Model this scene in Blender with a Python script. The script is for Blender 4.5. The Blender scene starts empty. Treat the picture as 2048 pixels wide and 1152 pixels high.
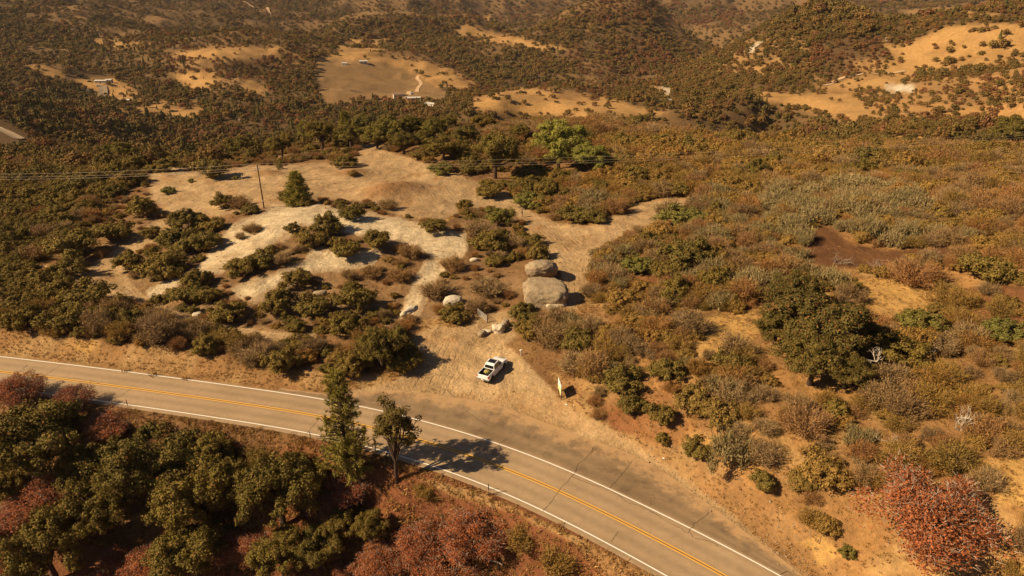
import bpy, bmesh, math, random
import numpy as np
from mathutils import Vector, Matrix

# ------------------------------------------------------------------ camera
S = bpy.context.scene
COL = S.collection
CAM_H, PITCH, FPX = 54.0, 25.0, 1400.0
cd = bpy.data.cameras.new('camera')
cam = bpy.data.objects.new('camera', cd)
COL.objects.link(cam)
cam.location = (0, 0, CAM_H)
cam.rotation_euler = (math.radians(90 - PITCH), 0, 0)
cd.sensor_width = 36.0
cd.lens = 36.0 * FPX / 2048.0
cd.clip_start = 0.5
cd.clip_end = 40000
S.camera = cam

# ------------------------------------------------------------------ light
SUN_EL, SUN_AZ = math.radians(37.0), math.radians(194.0)      # azimuth of the sun measured from +x
sdir = Vector((math.cos(SUN_AZ) * math.cos(SUN_EL), math.sin(SUN_AZ) * math.cos(SUN_EL), math.sin(SUN_EL)))
w = bpy.data.worlds.new('World')
S.world = w
w.use_nodes = True
nt = w.node_tree
bg = nt.nodes['Background']
sky = nt.nodes.new('ShaderNodeTexSky')
sky.sky_type = 'NISHITA'
sky.sun_disc = False
sky.sun_elevation = SUN_EL
sky.sun_rotation = math.atan2(sdir.x, sdir.y)
sky.dust_density = 0.4
sky.air_density = 0.45
nt.links.new(sky.outputs[0], bg.inputs[0])
bg.inputs[1].default_value = 0.05
sl = bpy.data.lights.new('sun', 'SUN')
sl.energy = 5.0
sl.angle = math.radians(0.5)
sl.color = (1.0, 0.785, 0.50)
so = bpy.data.objects.new('sun', sl)
so.rotation_euler = (-sdir).to_track_quat('-Z', 'Y').to_euler()
so.location = (0, 0, 300)
COL.objects.link(so)
S.view_settings.view_transform = 'Standard'
S.view_settings.look = 'None'
S.view_settings.exposure = 0.66
S.view_settings.gamma = 1.0
S.view_settings.use_curve_mapping = False
S.cycles.max_bounces = 5
S.cycles.diffuse_bounces = 1
S.cycles.glossy_bounces = 2
S.cycles.transmission_bounces = 4
S.cycles.transparent_max_bounces = 6
S.cycles.volume_bounces = 0
S.cycles.use_denoising = True

rng = np.random.default_rng(7)
random.seed(7)

# ------------------------------------------------------------------ tags
def tag(o, label=None, cat=None, group=None, kind=None):
    if label: o['label'] = label
    if cat: o['category'] = cat
    if group: o['group'] = group
    if kind: o['kind'] = kind
    return o

def empty(name, loc=(0, 0, 0), rz=0.0, sc=1.0):
    o = bpy.data.objects.new(name, None)
    o.empty_display_size = 0.5
    o.location = loc
    o.rotation_euler = (0, 0, rz)
    o.scale = (sc, sc, sc) if not hasattr(sc, '__len__') else sc
    COL.objects.link(o)
    return o

# ------------------------------------------------------------------ noise
def _hash(ix, iy, seed):
    h = (ix * 374761393 + iy * 668265263 + seed * 1274126177) & 0xFFFFFFFF
    h = ((h ^ (h >> 13)) * 1274126177) & 0xFFFFFFFF
    return ((h ^ (h >> 16)) & 0xFFFF) / 65535.0

def vnoise(x, y, seed=0):
    x = np.asarray(x, float); y = np.asarray(y, float)
    ix = np.floor(x).astype(np.int64); iy = np.floor(y).astype(np.int64)
    fx = x - ix; fy = y - iy
    fx = fx * fx * fx * (fx * (fx * 6 - 15) + 10); fy = fy * fy * fy * (fy * (fy * 6 - 15) + 10)
    a = _hash(ix, iy, seed); b = _hash(ix + 1, iy, seed); c = _hash(ix, iy + 1, seed); d = _hash(ix + 1, iy + 1, seed)
    return (a * (1 - fx) + b * fx) * (1 - fy) + (c * (1 - fx) + d * fx) * fy * 1.0

def fbm(x, y, seed=0, octv=4, ridged=False):
    s = 0.0; a = 1.0; t = 0.0
    for k in range(octv):
        n = vnoise(x * 2 ** k + 17.3 * k, y * 2 ** k - 9.1 * k, seed + k) * 2 - 1
        if ridged: n = 1 - 2 * np.abs(n)
        s = s + a * n; t += a; a *= 0.5
    return s / t

# ------------------------------------------------------------------ pixels of the 2048 x 1152 photograph to the place and back
_t = math.radians(PITCH)
FW = np.array([0, math.cos(_t), -math.sin(_t)]); UP = np.array([0, math.sin(_t), math.cos(_t)])
def ray(u, v):
    return np.array([(u - 1024) / FPX, FW[1] - (v - 576) / FPX * UP[1], FW[2] - (v - 576) / FPX * UP[2]])
def atz(u, v, z=0.0):
    d = ray(u, v); k = (z - CAM_H) / d[2]
    return np.array([d[0] * k, d[1] * k, z])
def atD(u, v, D):
    d = ray(u, v); k = D / math.hypot(d[0], d[1])
    return np.array([d[0] * k, d[1] * k, CAM_H + d[2] * k])
def project(x, y, z):
    zz = z - CAM_H
    k = np.maximum(y * FW[1] + zz * FW[2], 0.5)
    return 1024 + FPX * x / k, 576 - FPX * (y * UP[1] + zz * UP[2]) / k

# ------------------------------------------------------------------ the road in plan
NL = [(-420, 681), (-200, 697), (0, 716), (353, 756), (643, 794), (740, 814), (845, 838), (930, 861), (1003, 885), (1075, 911), (1150, 942), (1210, 972), (1280, 1007), (1400, 1068), (1560, 1152), (1700, 1228), (1900, 1340)]
SL = [(-420, 727), (-200, 747), (0, 772), (135, 791), (400, 832), (647, 874), (760, 902), (870, 936), (975, 975), (1085, 1022), (1200, 1077), (1340, 1152), (1480, 1232), (1620, 1330)]
def catmull(P, n=8):
    P = np.array(P, float); out = []
    for i in range(len(P) - 1):
        p0 = P[max(i - 1, 0)]; p1 = P[i]; p2 = P[i + 1]; p3 = P[min(i + 2, len(P) - 1)]
        for k in range(n):
            t = k / n
            out.append(0.5 * ((2 * p1) + (-p0 + p2) * t + (2 * p0 - 5 * p1 + 4 * p2 - p3) * t * t + (-p0 + 3 * p1 - 3 * p2 + p3) * t ** 3))
    out.append(P[-1]); return np.array(out)
def resample(P, n):
    P = np.array(P); d = np.r_[0, np.cumsum(np.linalg.norm(np.diff(P, axis=0), axis=1))]
    s = np.linspace(0, d[-1], n)
    return np.stack([np.interp(s, d, P[:, k]) for k in range(P.shape[1])], 1)
def smooth(P, it=6):
    P = P.copy()
    for _ in range(it):
        P[1:-1] = (P[:-2] + 2 * P[1:-1] + P[2:]) / 4
    return P
nline = smooth(resample(catmull([atz(*p)[:2] for p in NL]), 160), 30)
sline_raw = smooth(resample(catmull([atz(*p)[:2] for p in SL]), 160), 30)
cen = []
for p in nline:
    q = sline_raw[np.argmin(np.linalg.norm(sline_raw - p, axis=1))]
    cen.append((p + q) / 2)
cen = smooth(resample(smooth(np.array(cen), 20), 160), 10)
def offset(P, d):
    T = np.gradient(P, axis=0); T /= np.linalg.norm(T, axis=1)[:, None]
    N = np.stack([-T[:, 1], T[:, 0]], 1)
    dd = np.asarray(d)
    return P + N * (dd[:, None] if dd.ndim else dd)
HW = 3.62
apron_edge_px = [(560, 776), (640, 786), (700, 788), (760, 780), (850, 786), (905, 793), (1000, 812), (1090, 845), (1180, 878), (1260, 908), (1330, 945), (1420, 1010), (1500, 1070), (1580, 1130), (1640, 1180), (1720, 1235)]
apron_edge = resample(catmull([atz(*p)[:2] for p in apron_edge_px]), 120)

def seg_dist(x, y, P):
    """distance to a polyline and signed side (positive to its left)"""
    best = np.full(x.shape, 1e9); sd = np.zeros(x.shape)
    for a, b in zip(P[:-1], P[1:]):
        ab = b - a; L = ab @ ab
        t = np.clip(((x - a[0]) * ab[0] + (y - a[1]) * ab[1]) / L, 0, 1)
        dx = x - a[0] - t * ab[0]; dy = y - a[1] - t * ab[1]
        d = dx * dx + dy * dy
        m = d < best
        best = np.where(m, d, best); sd = np.where(m, np.sign(ab[0] * dy - ab[1] * dx), sd)
    return np.sqrt(best) * 1.0, sd

def inside(x, y, poly):
    x = np.asarray(x); y = np.asarray(y)
    r = np.zeros(x.shape, bool); n = len(poly)
    px = [p[0] for p in poly]; py = [p[1] for p in poly]
    bb = (x > min(px)) & (x < max(px)) & (y > min(py)) & (y < max(py))
    if not bb.any(): return r
    X = x[bb]; Y = y[bb]; q = np.zeros(X.shape, bool)
    for i in range(n):
        x1, y1 = poly[i]; x2, y2 = poly[(i + 1) % n]
        if y1 == y2: continue
        c = ((y1 > Y) != (y2 > Y)) & (X < (x2 - x1) * (Y - y1) / (y2 - y1) + x1)
        q ^= c
    r[bb] = q
    return r
cen_c = resample(cen, 60)
ap_poly_w = [tuple(p) for p in apron_edge] + [tuple(p) for p in offset(cen, 0.0)[::-1]]

# ------------------------------------------------------------------ terrain height
CP = []
def cz(u, v, z): CP.append(atz(u, v, z))
def cD(u, v, D): CP.append(atD(u, v, D))
def cw(x, y, z): CP.append(np.array([x, y, z], float))
# around the road and the clearing
for u, v, z in [(-300, 640, 2), (0, 690, 1.0), (150, 680, 2.0), (300, 710, 1.5), (450, 735, 1.2), (600, 750, .8), (-200, 560, 0), (0, 600, 0.8), (150, 600, .5), (300, 610, 0), (450, 650, 0), (600, 640, 1),
                (200, 450, 0.5), (330, 480, 1.0), (420, 520, 2.2), (600, 425, 4.4), (700, 440, 4.2), (800, 452, 3.8), (880, 480, 3.4), (540, 520, 2.6), (640, 540, 2.4), (740, 540, 2.2), (520, 450, 3.3), (450, 470, 2.0),
                (560, 385, 1.4), (680, 385, 1.2), (400, 400, 0.6), (300, 350, -0.5), (500, 345, 0.3), (150, 400, -3), (0, 420, -5), (0, 340, -10), (150, 330, -6), (-200, 400, -10),
                (780, 650, .7), (900, 760, 0), (950, 680, .5), (860, 620, 1.2), (900, 560, 2.0), (1000, 620, 1.4), (1090, 620, 2.2), (1090, 560, 2.6), (1150, 560, 2.4), (1000, 500, 2.2), (1150, 480, 1.2), (1060, 430, .5), (950, 390, 0.3), (840, 350, 0), (740, 300, -1),
                (1380, 405, 3), (1250, 440, 2), (1200, 350, 1), (1080, 320, -1), (1150, 640, 3.0), (1200, 600, 3.4),
                (1120, 800, .4), (1110, 740, 1.2), (1180, 720, 3.2), (1250, 800, 2.6), (1350, 870, 2.4), (1450, 960, 2.0), (1560, 1040, 1.8), (1700, 1120, 2.4), (1500, 880, 5), (1700, 960, 6), (1900, 1050, 7), (1400, 700, 6), (1300, 600, 5),
                (1500, 560, 6), (1700, 700, 7.5), (1750, 500, 7), (2000, 800, 10), (2000, 560, 9), (1850, 600, 7), (2048, 430, 10), (1650, 420, 6), (1500, 350, 4.5), (1800, 345, 5.5), (2048, 345, 9), (2300, 500, 16), (2300, 900, 14), (2500, 360, 12),
                (1150, 1152, -3.2), (1000, 1060, -4), (900, 1110, -7), (800, 1000, -3.2), (700, 960, -3.0), (700, 1060, -7), (600, 920, -2.2), (500, 960, -5), (400, 1000, -7), (400, 1152, -12), (200, 900, -5), (200, 1050, -10), (0, 950, -8), (0, 1152, -14), (1300, 1250, -3.6), (-300, 1000, -10), (600, 1400, -16), (1500, 1400, -5)]:
    cz(u, v, z)
# the edge of the plateau and the drop behind it
for x, y, z in [(0, 232, 1.0), (30, 262, -1.5), (-40, 258, -3), (0, 330, -20), (0, 450, -56), (0, 560, -76), (-60, 500, -74), (60, 500, -68), (90, 262, -9), (120, 350, -38), (150, 450, -66), (200, 560, -74), (-120, 240, -11), (-160, 300, -24), (-200, 400, -52), (-260, 520, -80), (150, 215, -1), (160, 250, -9), (220, 330, -32), (290, 420, -52), (-260, 250, -22), (330, 300, -6)]:
    cw(x, y, z)
# valley, knolls and hills: (pixel, plan distance)
for u, v, D in [(-300, 240, 520), (-300, 150, 900), (-300, 60, 1500), (0, 215, 560), (100, 225, 620), (90, 145, 920), (200, 178, 900), (200, 150, 980), (330, 225, 700), (330, 185, 850), (450, 228, 680), (560, 215, 700),
                (60, 90, 1250), (180, 110, 1150), (200, 72, 1350), (60, 50, 1600), (60, 10, 2000), (250, 40, 1900),
                (420, 150, 900), (520, 150, 900), (440, 95, 1150), (560, 98, 1180), (350, 100, 1250), (500, 140, 1500), (480, 70, 1850), (350, 30, 2300), (600, 60, 1900),
                (650, 205, 740), (740, 196, 760), (700, 140, 960), (780, 150, 930), (850, 190, 790), (700, 118, 1060), (830, 130, 1020), (720, 76, 1330), (900, 150, 960), (920, 185, 850),
                (940, 55, 1650), (900, 90, 1300), (1010, 75, 1600), (1060, 96, 1450), (1000, 130, 1150), (950, 100, 2100),
                (1240, 46, 1450), (1100, 92, 1350), (1170, 62, 1420), (1330, 84, 1500), (1400, 124, 1450), (1200, 150, 1100), (1100, 165, 1000), (1280, 172, 1050), (1240, 120, 2000), (1350, 150, 2000), (1130, 110, 2000),
                (1240, 18, 2900), (1400, 40, 2600), (1420, 85, 2100), (1320, 30, 2700), (1000, 30, 2500), (800, 30, 2300), (600, 20, 2500), (600, -20, 3000), (900, -20, 3200), (1200, -20, 3600),
                (1000, 208, 590), (1120, 186, 680), (1200, 200, 640), (1290, 216, 600), (1180, 232, 530), (1120, 205, 800), (950, 232, 570), (1330, 195, 720), (1390, 180, 800),
                (1640, 38, 960), (1560, 62, 960), (1500, 92, 950), (1430, 130, 920), (1350, 172, 850), (1720, 60, 970), (1790, 82, 980), (1850, 66, 950), (1910, 52, 930), (2040, 48, 900), (2200, 40, 900),
                (1560, 130, 820), (1650, 110, 850), (1480, 170, 760), (1600, 185, 700), (1500, 215, 610), (1640, 225, 600), (1720, 170, 760), (1780, 130, 830), (1850, 120, 810), (1950, 120, 760), (2048, 130, 730), (1800, 200, 640), (1900, 200, 600), (2048, 210, 540), (1700, 250, 540), (1820, 262, 480), (1950, 255, 430), (2300, 150, 600),
                (1640, 100, 1500), (1500, 150, 1500), (1780, 130, 1500), (1910, 110, 1500), (2048, 110, 1500), (2200, 100, 1500),
                (1560, 30, 2700), (1700, 24, 3000), (1850, 20, 3200), (1850, 50, 2600), (2048, 30, 3000), (1960, 60, 2400), (1640, 10, 3500), (2048, -5, 3900), (1850, 0, 3900), (1450, 10, 3300),
                (-300, -10, 2600), (60, -30, 2600), (300, -40, 3200)]:
    cD(u, v, D)
for u in (-500, 0, 500, 1000, 1500, 2000, 2500):
    cD(u, -75, 5200); cD(u, -115, 8000)
CP = np.array(CP)
def warp(x, y):
    r = np.sqrt(x * x + y * y)
    a = np.clip(np.arctan2(x, y), -1.15, 1.15)
    return a * 2.2, np.log(np.maximum(r, 30.0)) * 1.5, r
_cu, _cv, _ = warp(CP[:, 0], CP[:, 1])
def _k(r2): return np.sqrt(r2 + 0.0006)
_A = _k((_cu[:, None] - _cu) ** 2 + (_cv[:, None] - _cv) ** 2)
_n = len(CP)
_M = np.zeros((_n + 3, _n + 3)); _M[:_n, :_n] = _A + np.eye(_n) * 0.002
_M[:_n, _n] = 1; _M[:_n, _n + 1] = _cu; _M[:_n, _n + 2] = _cv; _M[_n:, :_n] = _M[:_n, _n:].T
_w = np.linalg.solve(_M, np.r_[CP[:, 2], 0, 0, 0])
def sstep(a, b, x):
    t = np.clip((x - a) / (b - a), 0, 1); return t * t * (3 - 2 * t)
MOUNDS = [(1.4, 5.0, *atz(705, 350, 0)[:2]), (1.8, 6.5, *atz(800, 392, 0)[:2]), (1.0, 4.0, *atz(545, 350, 0)[:2]), (1.2, 5.0, *atz(760, 405, 0)[:2])]
HILLS = [(36, 165, *atD(1225, 60, 1380)[:2]), (16, 120, *atD(1120, 105, 1270)[:2]), (20, 120, *atD(1640, 50, 930)[:2]), (12, 110, *atD(1900, 70, 900)[:2]), (14, 130, *atD(480, 110, 1050)[:2]), (-20, 150, *atD(1400, 140, 1200)[:2])]
def height(x, y):
    x = np.asarray(x, float); y = np.asarray(y, float)
    sh = x.shape; x = x.ravel(); y = y.ravel()
    u, v, r = warp(x, y)
    z = np.full(x.shape, _w[_n]) + _w[_n + 1] * u + _w[_n + 2] * v
    for i in range(_n):
        z += _w[i] * _k((u - _cu[i]) ** 2 + (v - _cv[i]) ** 2)
    # relief: low swells near, gullies and spurs far off
    near = 1 - sstep(240, 420, r)
    z += near * (1.05 * fbm(x / 16, y / 16, 3, 3) + 0.20 * fbm(x / 3.6, y / 3.6, 5, 3, True))
    far = sstep(260, 900, r)
    z += far * (13 * fbm(x / 210, y / 210, 11, 4, True) + 4.0 * fbm(x / 48, y / 48, 12, 3))
    z += sstep(950, 1500, r) * 40 * fbm(x / 400 + 3, y / 400, 17, 3, True)
    z += sstep(1200, 3000, r) * 60 * fbm(x / 620, y / 620, 21, 4, True)
    for a, s, mx, my in HILLS:
        z += a * np.exp(-(((x - mx) / s) ** 2 + ((y - my) / (s * 1.25)) ** 2))
    for a, s, mx, my in MOUNDS:
        z += a * np.exp(-(((x - mx) / s) ** 2 + ((y - my) / (s * 1.1)) ** 2))
    # the road bench
    m = r < 330
    if m.any():
        xm = x[m]; ym = y[m]
        d, s = seg_dist(xm, ym, cen_c)
        d = np.maximum(d - HW - 0.7, 0)
        ins = inside(xm, ym, ap_poly_w)
        d2, _s2 = seg_dist(xm, ym, resample(apron_edge, 50))
        ext = np.where(ins, 0, d2)
        d = np.minimum(d, ext)
        wn = sstep(0.25, 4.0, d)
        z[m] = z[m] * wn + (1 - wn) * (-0.06 - 0.04 * sstep(0, 1.2, d) * (s < 0))
    return z.reshape(sh)

def hit(u, v, above=0.0, lo=30.0, hi=6000.0, rel=0.0):
    """first point down the pixel's ray that lies `above` metres over the terrain"""
    d = ray(u, v); h = math.hypot(d[0], d[1])
    D = np.exp(np.linspace(math.log(lo), math.log(hi), 700))
    k = D / h
    zz = CAM_H + d[2] * k - height(d[0] * k, d[1] * k) - above - rel * k
    i = np.argmax(zz < 0)
    if not (zz < 0).any(): i = len(D) - 1
    if i > 0:
        t = zz[i - 1] / (zz[i - 1] - zz[i]); kk = k[i - 1] + t * (k[i] - k[i - 1])
    else: kk = k[0]
    return np.array([d[0] * kk, d[1] * kk, CAM_H + d[2] * kk - above - rel * kk]), kk
# ------------------------------------------------------------------ zones of the ground, drawn on the photograph and laid on the terrain
Z_SAND = [[(300, 345), (340, 326), (380, 345), (440, 352), (500, 332), (650, 328), (712, 322), (722, 288), (745, 284), (775, 302), (850, 328), (940, 362), (1010, 390), (1060, 422), (1120, 450), (1180, 452), (1215, 438), (1290, 402), (1390, 394), (1402, 405), (1340, 430), (1270, 462), (1212, 490), (1184, 520), (1186, 575), (1150, 622), (1122, 612), (1130, 570), (1125, 545), (1095, 515), (1055, 470), (1040, 440), (1010, 420), (940, 418), (880, 442), (800, 432), (740, 402), (640, 395), (560, 412), (480, 418), (420, 442), (330, 427), (303, 395)],
          [(170, 540), (190, 520), (250, 490), (300, 450), (330, 440), (355, 460), (300, 490), (245, 520), (262, 570), (300, 602), (380, 638), (470, 652), (560, 662), (640, 665), (630, 690), (500, 674), (380, 657), (290, 627), (215, 590), (60, 550), (60, 530)],
          [(820, 680), (860, 655), (930, 655), (980, 625), (1040, 622), (1010, 650), (1035, 672), (1005, 690), (1050, 722), (1110, 785), (1150, 822), (1220, 855), (1290, 900), (1360, 953), (1450, 1022), (1530, 1085), (1650, 1180), (1600, 1180), (1500, 1090), (1400, 1010), (1300, 940), (1180, 885), (1000, 820), (900, 800), (760, 785), (700, 792), (640, 792), (780, 765), (815, 740), (850, 718), (830, 700)],
          [(840, 560), (870, 530), (862, 575), (838, 610), (815, 640), (795, 640), (806, 600)]]
Z_ROCK = [[(300, 600), (292, 585), (340, 562), (400, 538), (470, 450), (560, 410), (620, 405), (690, 420), (800, 438), (870, 462), (925, 470), (935, 500), (900, 532), (850, 508), (800, 482), (740, 472), (640, 452), (600, 448), (560, 478), (450, 542), (380, 562), (330, 590)],
          [(470, 575), (560, 545), (620, 520), (640, 530), (560, 570), (490, 600)], [(620, 500), (760, 500), (750, 530), (600, 545)],
          [(1280, 470), (1310, 455), (1315, 475), (1290, 485)], [(1100, 612), (1130, 612), (1120, 625), (1095, 625)],
          [(850, 525), (900, 520), (860, 580), (820, 640), (800, 630), (815, 590)]]
Z_TILL = [[(1612, 470), (1640, 440), (1665, 455), (1700, 480), (1780, 500), (1860, 492), (1925, 490), (1905, 512), (1800, 522), (1740, 530), (1650, 535), (1600, 515)]]
Z_REDSOIL = [[(1880, 590), (1980, 565), (2200, 560), (2200, 650), (1960, 660), (1890, 630)], [(1260, 560), (1320, 540), (1340, 620), (1280, 640)]]
Z_GOLD = [[(1700, 560), (1850, 545), (1880, 600), (1820, 665), (1750, 665), (1735, 620)], [(1380, 640), (1500, 620), (1520, 660), (1450, 720), (1380, 700)], [(1960, 920), (2200, 900), (2200, 1010), (2000, 1010)],
          [(140, 690), (190, 670), (205, 690), (170, 712)], [(1380, 860), (1470, 890), (1460, 905), (1390, 885)], [(1600, 1080), (1640, 1070), (1680, 1110), (1640, 1130)], [(780, 420), (905, 405), (900, 440), (850, 445)]]
Z_BANK = [[(-500, 640), (0, 662), (130, 672), (260, 688), (340, 690), (430, 712), (560, 738), (700, 745), (800, 745), (830, 740), (760, 790), (640, 800), (300, 760), (0, 722), (-500, 680)],
          [(1100, 740), (1160, 770), (1230, 860), (1320, 890), (1420, 900), (1480, 960), (1560, 1020), (1640, 1060), (1700, 1160), (1640, 1200), (1400, 1010), (1200, 870), (1130, 810)],
          [(830, 955), (960, 985), (1100, 1050), (1400, 1200), (1260, 1200), (1150, 1090), (1040, 1030), (900, 990)], [(1090, 600), (1200, 600), (1230, 660), (1150, 660)], [(830, 640), (950, 640), (960, 665), (830, 690)]]
Z_FIELD = [[(628, 143), (645, 120), (700, 118), (760, 122), (830, 150), (862, 170), (905, 190), (850, 204), (790, 200), (740, 196), (700, 204), (655, 208), (630, 175)]]
Z_FARGOLD = [[(672, 95), (700, 78), (740, 72), (775, 78), (768, 98), (735, 112), (680, 110)], [(620, 118), (660, 108), (740, 112), (800, 122), (860, 128), (905, 142), (955, 168), (930, 182), (870, 176), (800, 140), (700, 122), (640, 135)],
             [(930, 218), (955, 200), (990, 186), (1040, 178), (1120, 182), (1200, 190), (1275, 214), (1340, 226), (1260, 242), (1150, 238), (1050, 228), (980, 226)],
             [(148, 160), (240, 158), (262, 180), (300, 205), (250, 210), (200, 202), (188, 185), (150, 175)], [(60, 128), (118, 130), (128, 155), (92, 150)], [(255, 216), (320, 212), (412, 222), (404, 240), (340, 242), (270, 232)],
             [(900, 64), (930, 52), (970, 60), (1000, 70), (1060, 84), (1150, 100), (1100, 106), (1000, 88), (920, 76)], [(1160, 60), (1200, 45), (1190, 60)],
             [(1755, 78), (1800, 92), (1850, 70), (1900, 50), (1980, 44), (2200, 50), (2150, 85), (2010, 105), (1950, 140), (1880, 142), (1820, 152), (1780, 178), (1700, 178), (1640, 170), (1760, 140), (1800, 118), (1770, 92)],
             [(1480, 178), (1600, 192), (1640, 182), (1700, 186), (1720, 200), (1745, 232), (1700, 244), (1660, 228), (1600, 214), (1530, 206)], [(1745, 268), (1850, 270), (1840, 284), (1750, 280)],
             [(1795, 20), (1860, 14), (1920, 20), (1995, 27), (1940, 34), (1850, 32)], [(1770, 32), (1820, 30), (1820, 42), (1780, 40)], [(1500, 140), (1560, 115), (1560, 125), (1510, 150)], [(1290, 170), (1345, 178), (1350, 198), (1320, 190)],
             [(500, 160), (540, 165), (520, 190), (480, 175)], [(350, 150), (420, 140), (440, 165), (390, 190)], [(175, 82), (215, 78), (300, 92), (255, 100), (190, 96)],
             [(950, 35), (985, 30), (975, 48)], [(340, 110), (430, 92), (560, 96), (600, 110), (520, 116), (400, 118)], [(140, 28), (180, 40), (150, 42)]]
Z_INTER = [[(100, 520), (300, 330), (700, 290), (960, 370), (1060, 470), (1100, 600), (900, 660), (640, 680), (420, 670), (200, 600)]]
Z_PALE = [[(1490, 95), (1530, 82), (1515, 100), (1495, 106)], [(1775, 165), (1830, 168), (1825, 182), (1785, 180)], [(1320, 172), (1342, 180), (1347, 196), (1335, 192)]]
Z_SEMI = [[(1700, 120), (2200, 90), (2200, 150), (1780, 200)], [(330, 100), (450, 88), (620, 100), (640, 130), (600, 165), (560, 190), (420, 190), (350, 170)], [(1640, 170), (2200, 120), (2200, 250), (1750, 250), (1700, 190)], [(1480, 150), (1640, 150), (1700, 240), (1560, 215)], [(780, 110), (1000, 110), (1000, 185), (900, 185)], [(130, 150), (420, 200), (420, 245), (200, 230)], [(1430, 80), (1640, 60), (1600, 150), (1430, 150)]]

def zmask(zs, U, V):
    m = np.zeros(U.shape, bool)
    for p in zs: m |= inside(U, V, p)
    return m
def jitter(x, y, U, V, r, a=1.0, seed=0):
    s = np.maximum(r, 60) / 100.0            # about the same size in the photograph at any distance
    ju = (fbm(x / (4.6 * s), y / (4.6 * s), 31 + seed, 5) * 26) * a
    jv = (fbm(x / (4.6 * s) + 50, y / (4.6 * s) + 9, 41 + seed, 5) * 15) * a
    return U + ju, V + jv
def zones(x, y, z, soft=True):
    U0, V0 = project(x, y, z); r = np.hypot(x, y)
    out = {}
    near = r < 330; far = ~near
    ks = (0, 1, 2) if soft else (0,)
    for nm, zs, reg in [('inter', Z_INTER, near), ('sand', Z_SAND, near), ('rock', Z_ROCK, near), ('till', Z_TILL, near), ('red', Z_REDSOIL, near), ('gold', Z_GOLD, near), ('bank', Z_BANK, near),
                        ('field', Z_FIELD, far), ('fgold', Z_FARGOLD, far), ('pale', Z_PALE, far), ('semi', Z_SEMI, far)]:
        acc = 0.0
        for k in ks:
            U, V = jitter(x, y, U0, V0, r, 0.35 if nm in ('field',) else ((.55 if nm in ('sand','bank') else 1.0) if reg is near else .7), 7 * k)
            acc = acc + (zmask(zs, U, V) & reg).astype(float)
        out[nm] = acc / len(ks)
    return out, U0, V0, r

# ------------------------------------------------------------------ ground sheet: rows follow the depression angle near, log spacing far
def ground_grid():
    ra = [6.0, 14.0, 22.0, 30.0, 37.0]
    dep = np.linspace(math.atan(CAM_H / 40.0), math.atan(CAM_H / 262.0), 430)
    ra += list(CAM_H / np.tan(dep))
    ra += list(np.exp(np.linspace(math.log(264.5), math.log(9500), 300)))
    ra = np.array(ra)
    az = np.r_[np.linspace(-180, -52, 26)[:-1], np.linspace(-52, -42, 16)[:-1], np.linspace(-42, 42, 561), np.linspace(42, 52, 16)[1:], np.linspace(52, 180, 26)[1:]]
    az = np.radians(az)
    R, A = np.meshgrid(ra, az, indexing='ij')
    return R * np.sin(A), R * np.cos(A), R
GX, GY, GR = ground_grid()
GZ = height(GX, GY)
# far beyond the sides of the view the land only rolls on
nr, na = GX.shape
zz, GU, GV, _ = zones(GX.ravel(), GY.ravel(), GZ.ravel())
C_ = dict(sand=(.44, .290, .145), sand2=(.35, .220, .104), rock=(.56, .43, .26), till=(.135, .062, .026), red=(.19, .082, .033), gold=(.46, .265, .085), bank=(.30, .160, .062), scrub=(.165, .085, .036),
          forest=(.105, .062, .027), field=(.22, .130, .055), fgold=(.40, .225, .080), pale=(.50, .42, .30), semi=(.22, .115, .045))
def mix(c, d, f):
    return c * (1 - f[:, None]) + np.array(d) * f[:, None]
x_, y_, r_ = GX.ravel(), GY.ravel(), GR.ravel()
c = np.tile(np.array(C_['scrub']), (x_.size, 1))
pn = np.clip(.5 + .9 * fbm(x_ / 9, y_ / 9, 61, 4), 0, 1)
right = sstep(1080, 1250, GU)
c = mix(c, (.38, .200, .070), np.clip(pn + .25 * right, 0, 1) * (0.30 + 0.65 * right))
c = mix(c, (.43, .265, .105), np.clip(1.9 * fbm(x_ / 6 + 30, y_ / 6, 67, 4) - .2, 0, 1) * (0.25 + 0.75 * right))
c = mix(c, (.30, .185, .09), zz['inter'] * np.clip(.45 + .9 * fbm(x_ / 8, y_ / 8, 69, 4), .1, .9))
south = sstep(0, 10, 90 - y_ + .12 * x_ + 8 * fbm(x_ / 9, y_ / 9, 76, 4) - 12) * sstep(25, 5, x_ + 8 * fbm(x_ / 9, y_ / 9, 77, 3))
c = mix(c, (.19, .062, .028), south * 0.75)
farm = (r_ > 330).astype(float)
c = mix(c, C_['forest'], farm)
c = mix(c, (.22, .125, .05), farm * np.clip(.9 * (fbm(x_ / 210, y_ / 210, 11, 4, True) + .5 * fbm(x_ / 400 + 3, y_ / 400, 17, 3, True)) - .2, 0, .5))
semi = zz['semi'] * np.clip(.55 + 1.2 * fbm(x_ / 60, y_ / 60, 71, 3), 0, 1)
semi = np.maximum(semi, farm * np.clip(2.2 * fbm(x_ / 140, y_ / 140, 74, 4) - .95, 0, .7))
c = mix(c, (.26, .145, .056), semi)
c = mix(c, (.37, .20, .072), zz['semi'] * sstep(1600, 1700, GU) * np.clip(.75 + .9 * fbm(x_ / 35, y_ / 35, 78, 4), .2, 1))
c = mix(c, C_['bank'], zz['bank'])
c = mix(c, (.38, .235, .098), zz['bank'] * np.clip(1.5 * fbm(x_ / 4.0, y_ / 4.0, 63, 4) + .1, 0, 1))
c = mix(c, C_['red'], zz['red'])
c = mix(c, C_['gold'], zz['gold'])
c = mix(c, C_['till'], zz['till'])
c = mix(c, C_['fgold'], zz['fgold']); c = mix(c, (.26, .14, .05), zz['fgold'] * np.clip(1.4 * fbm(x_ / 22, y_ / 22, 79, 5) + .1, 0, .8)); c = mix(c, C_['field'], zz['field']); c = mix(c, C_['pale'], zz['pale'])
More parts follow.
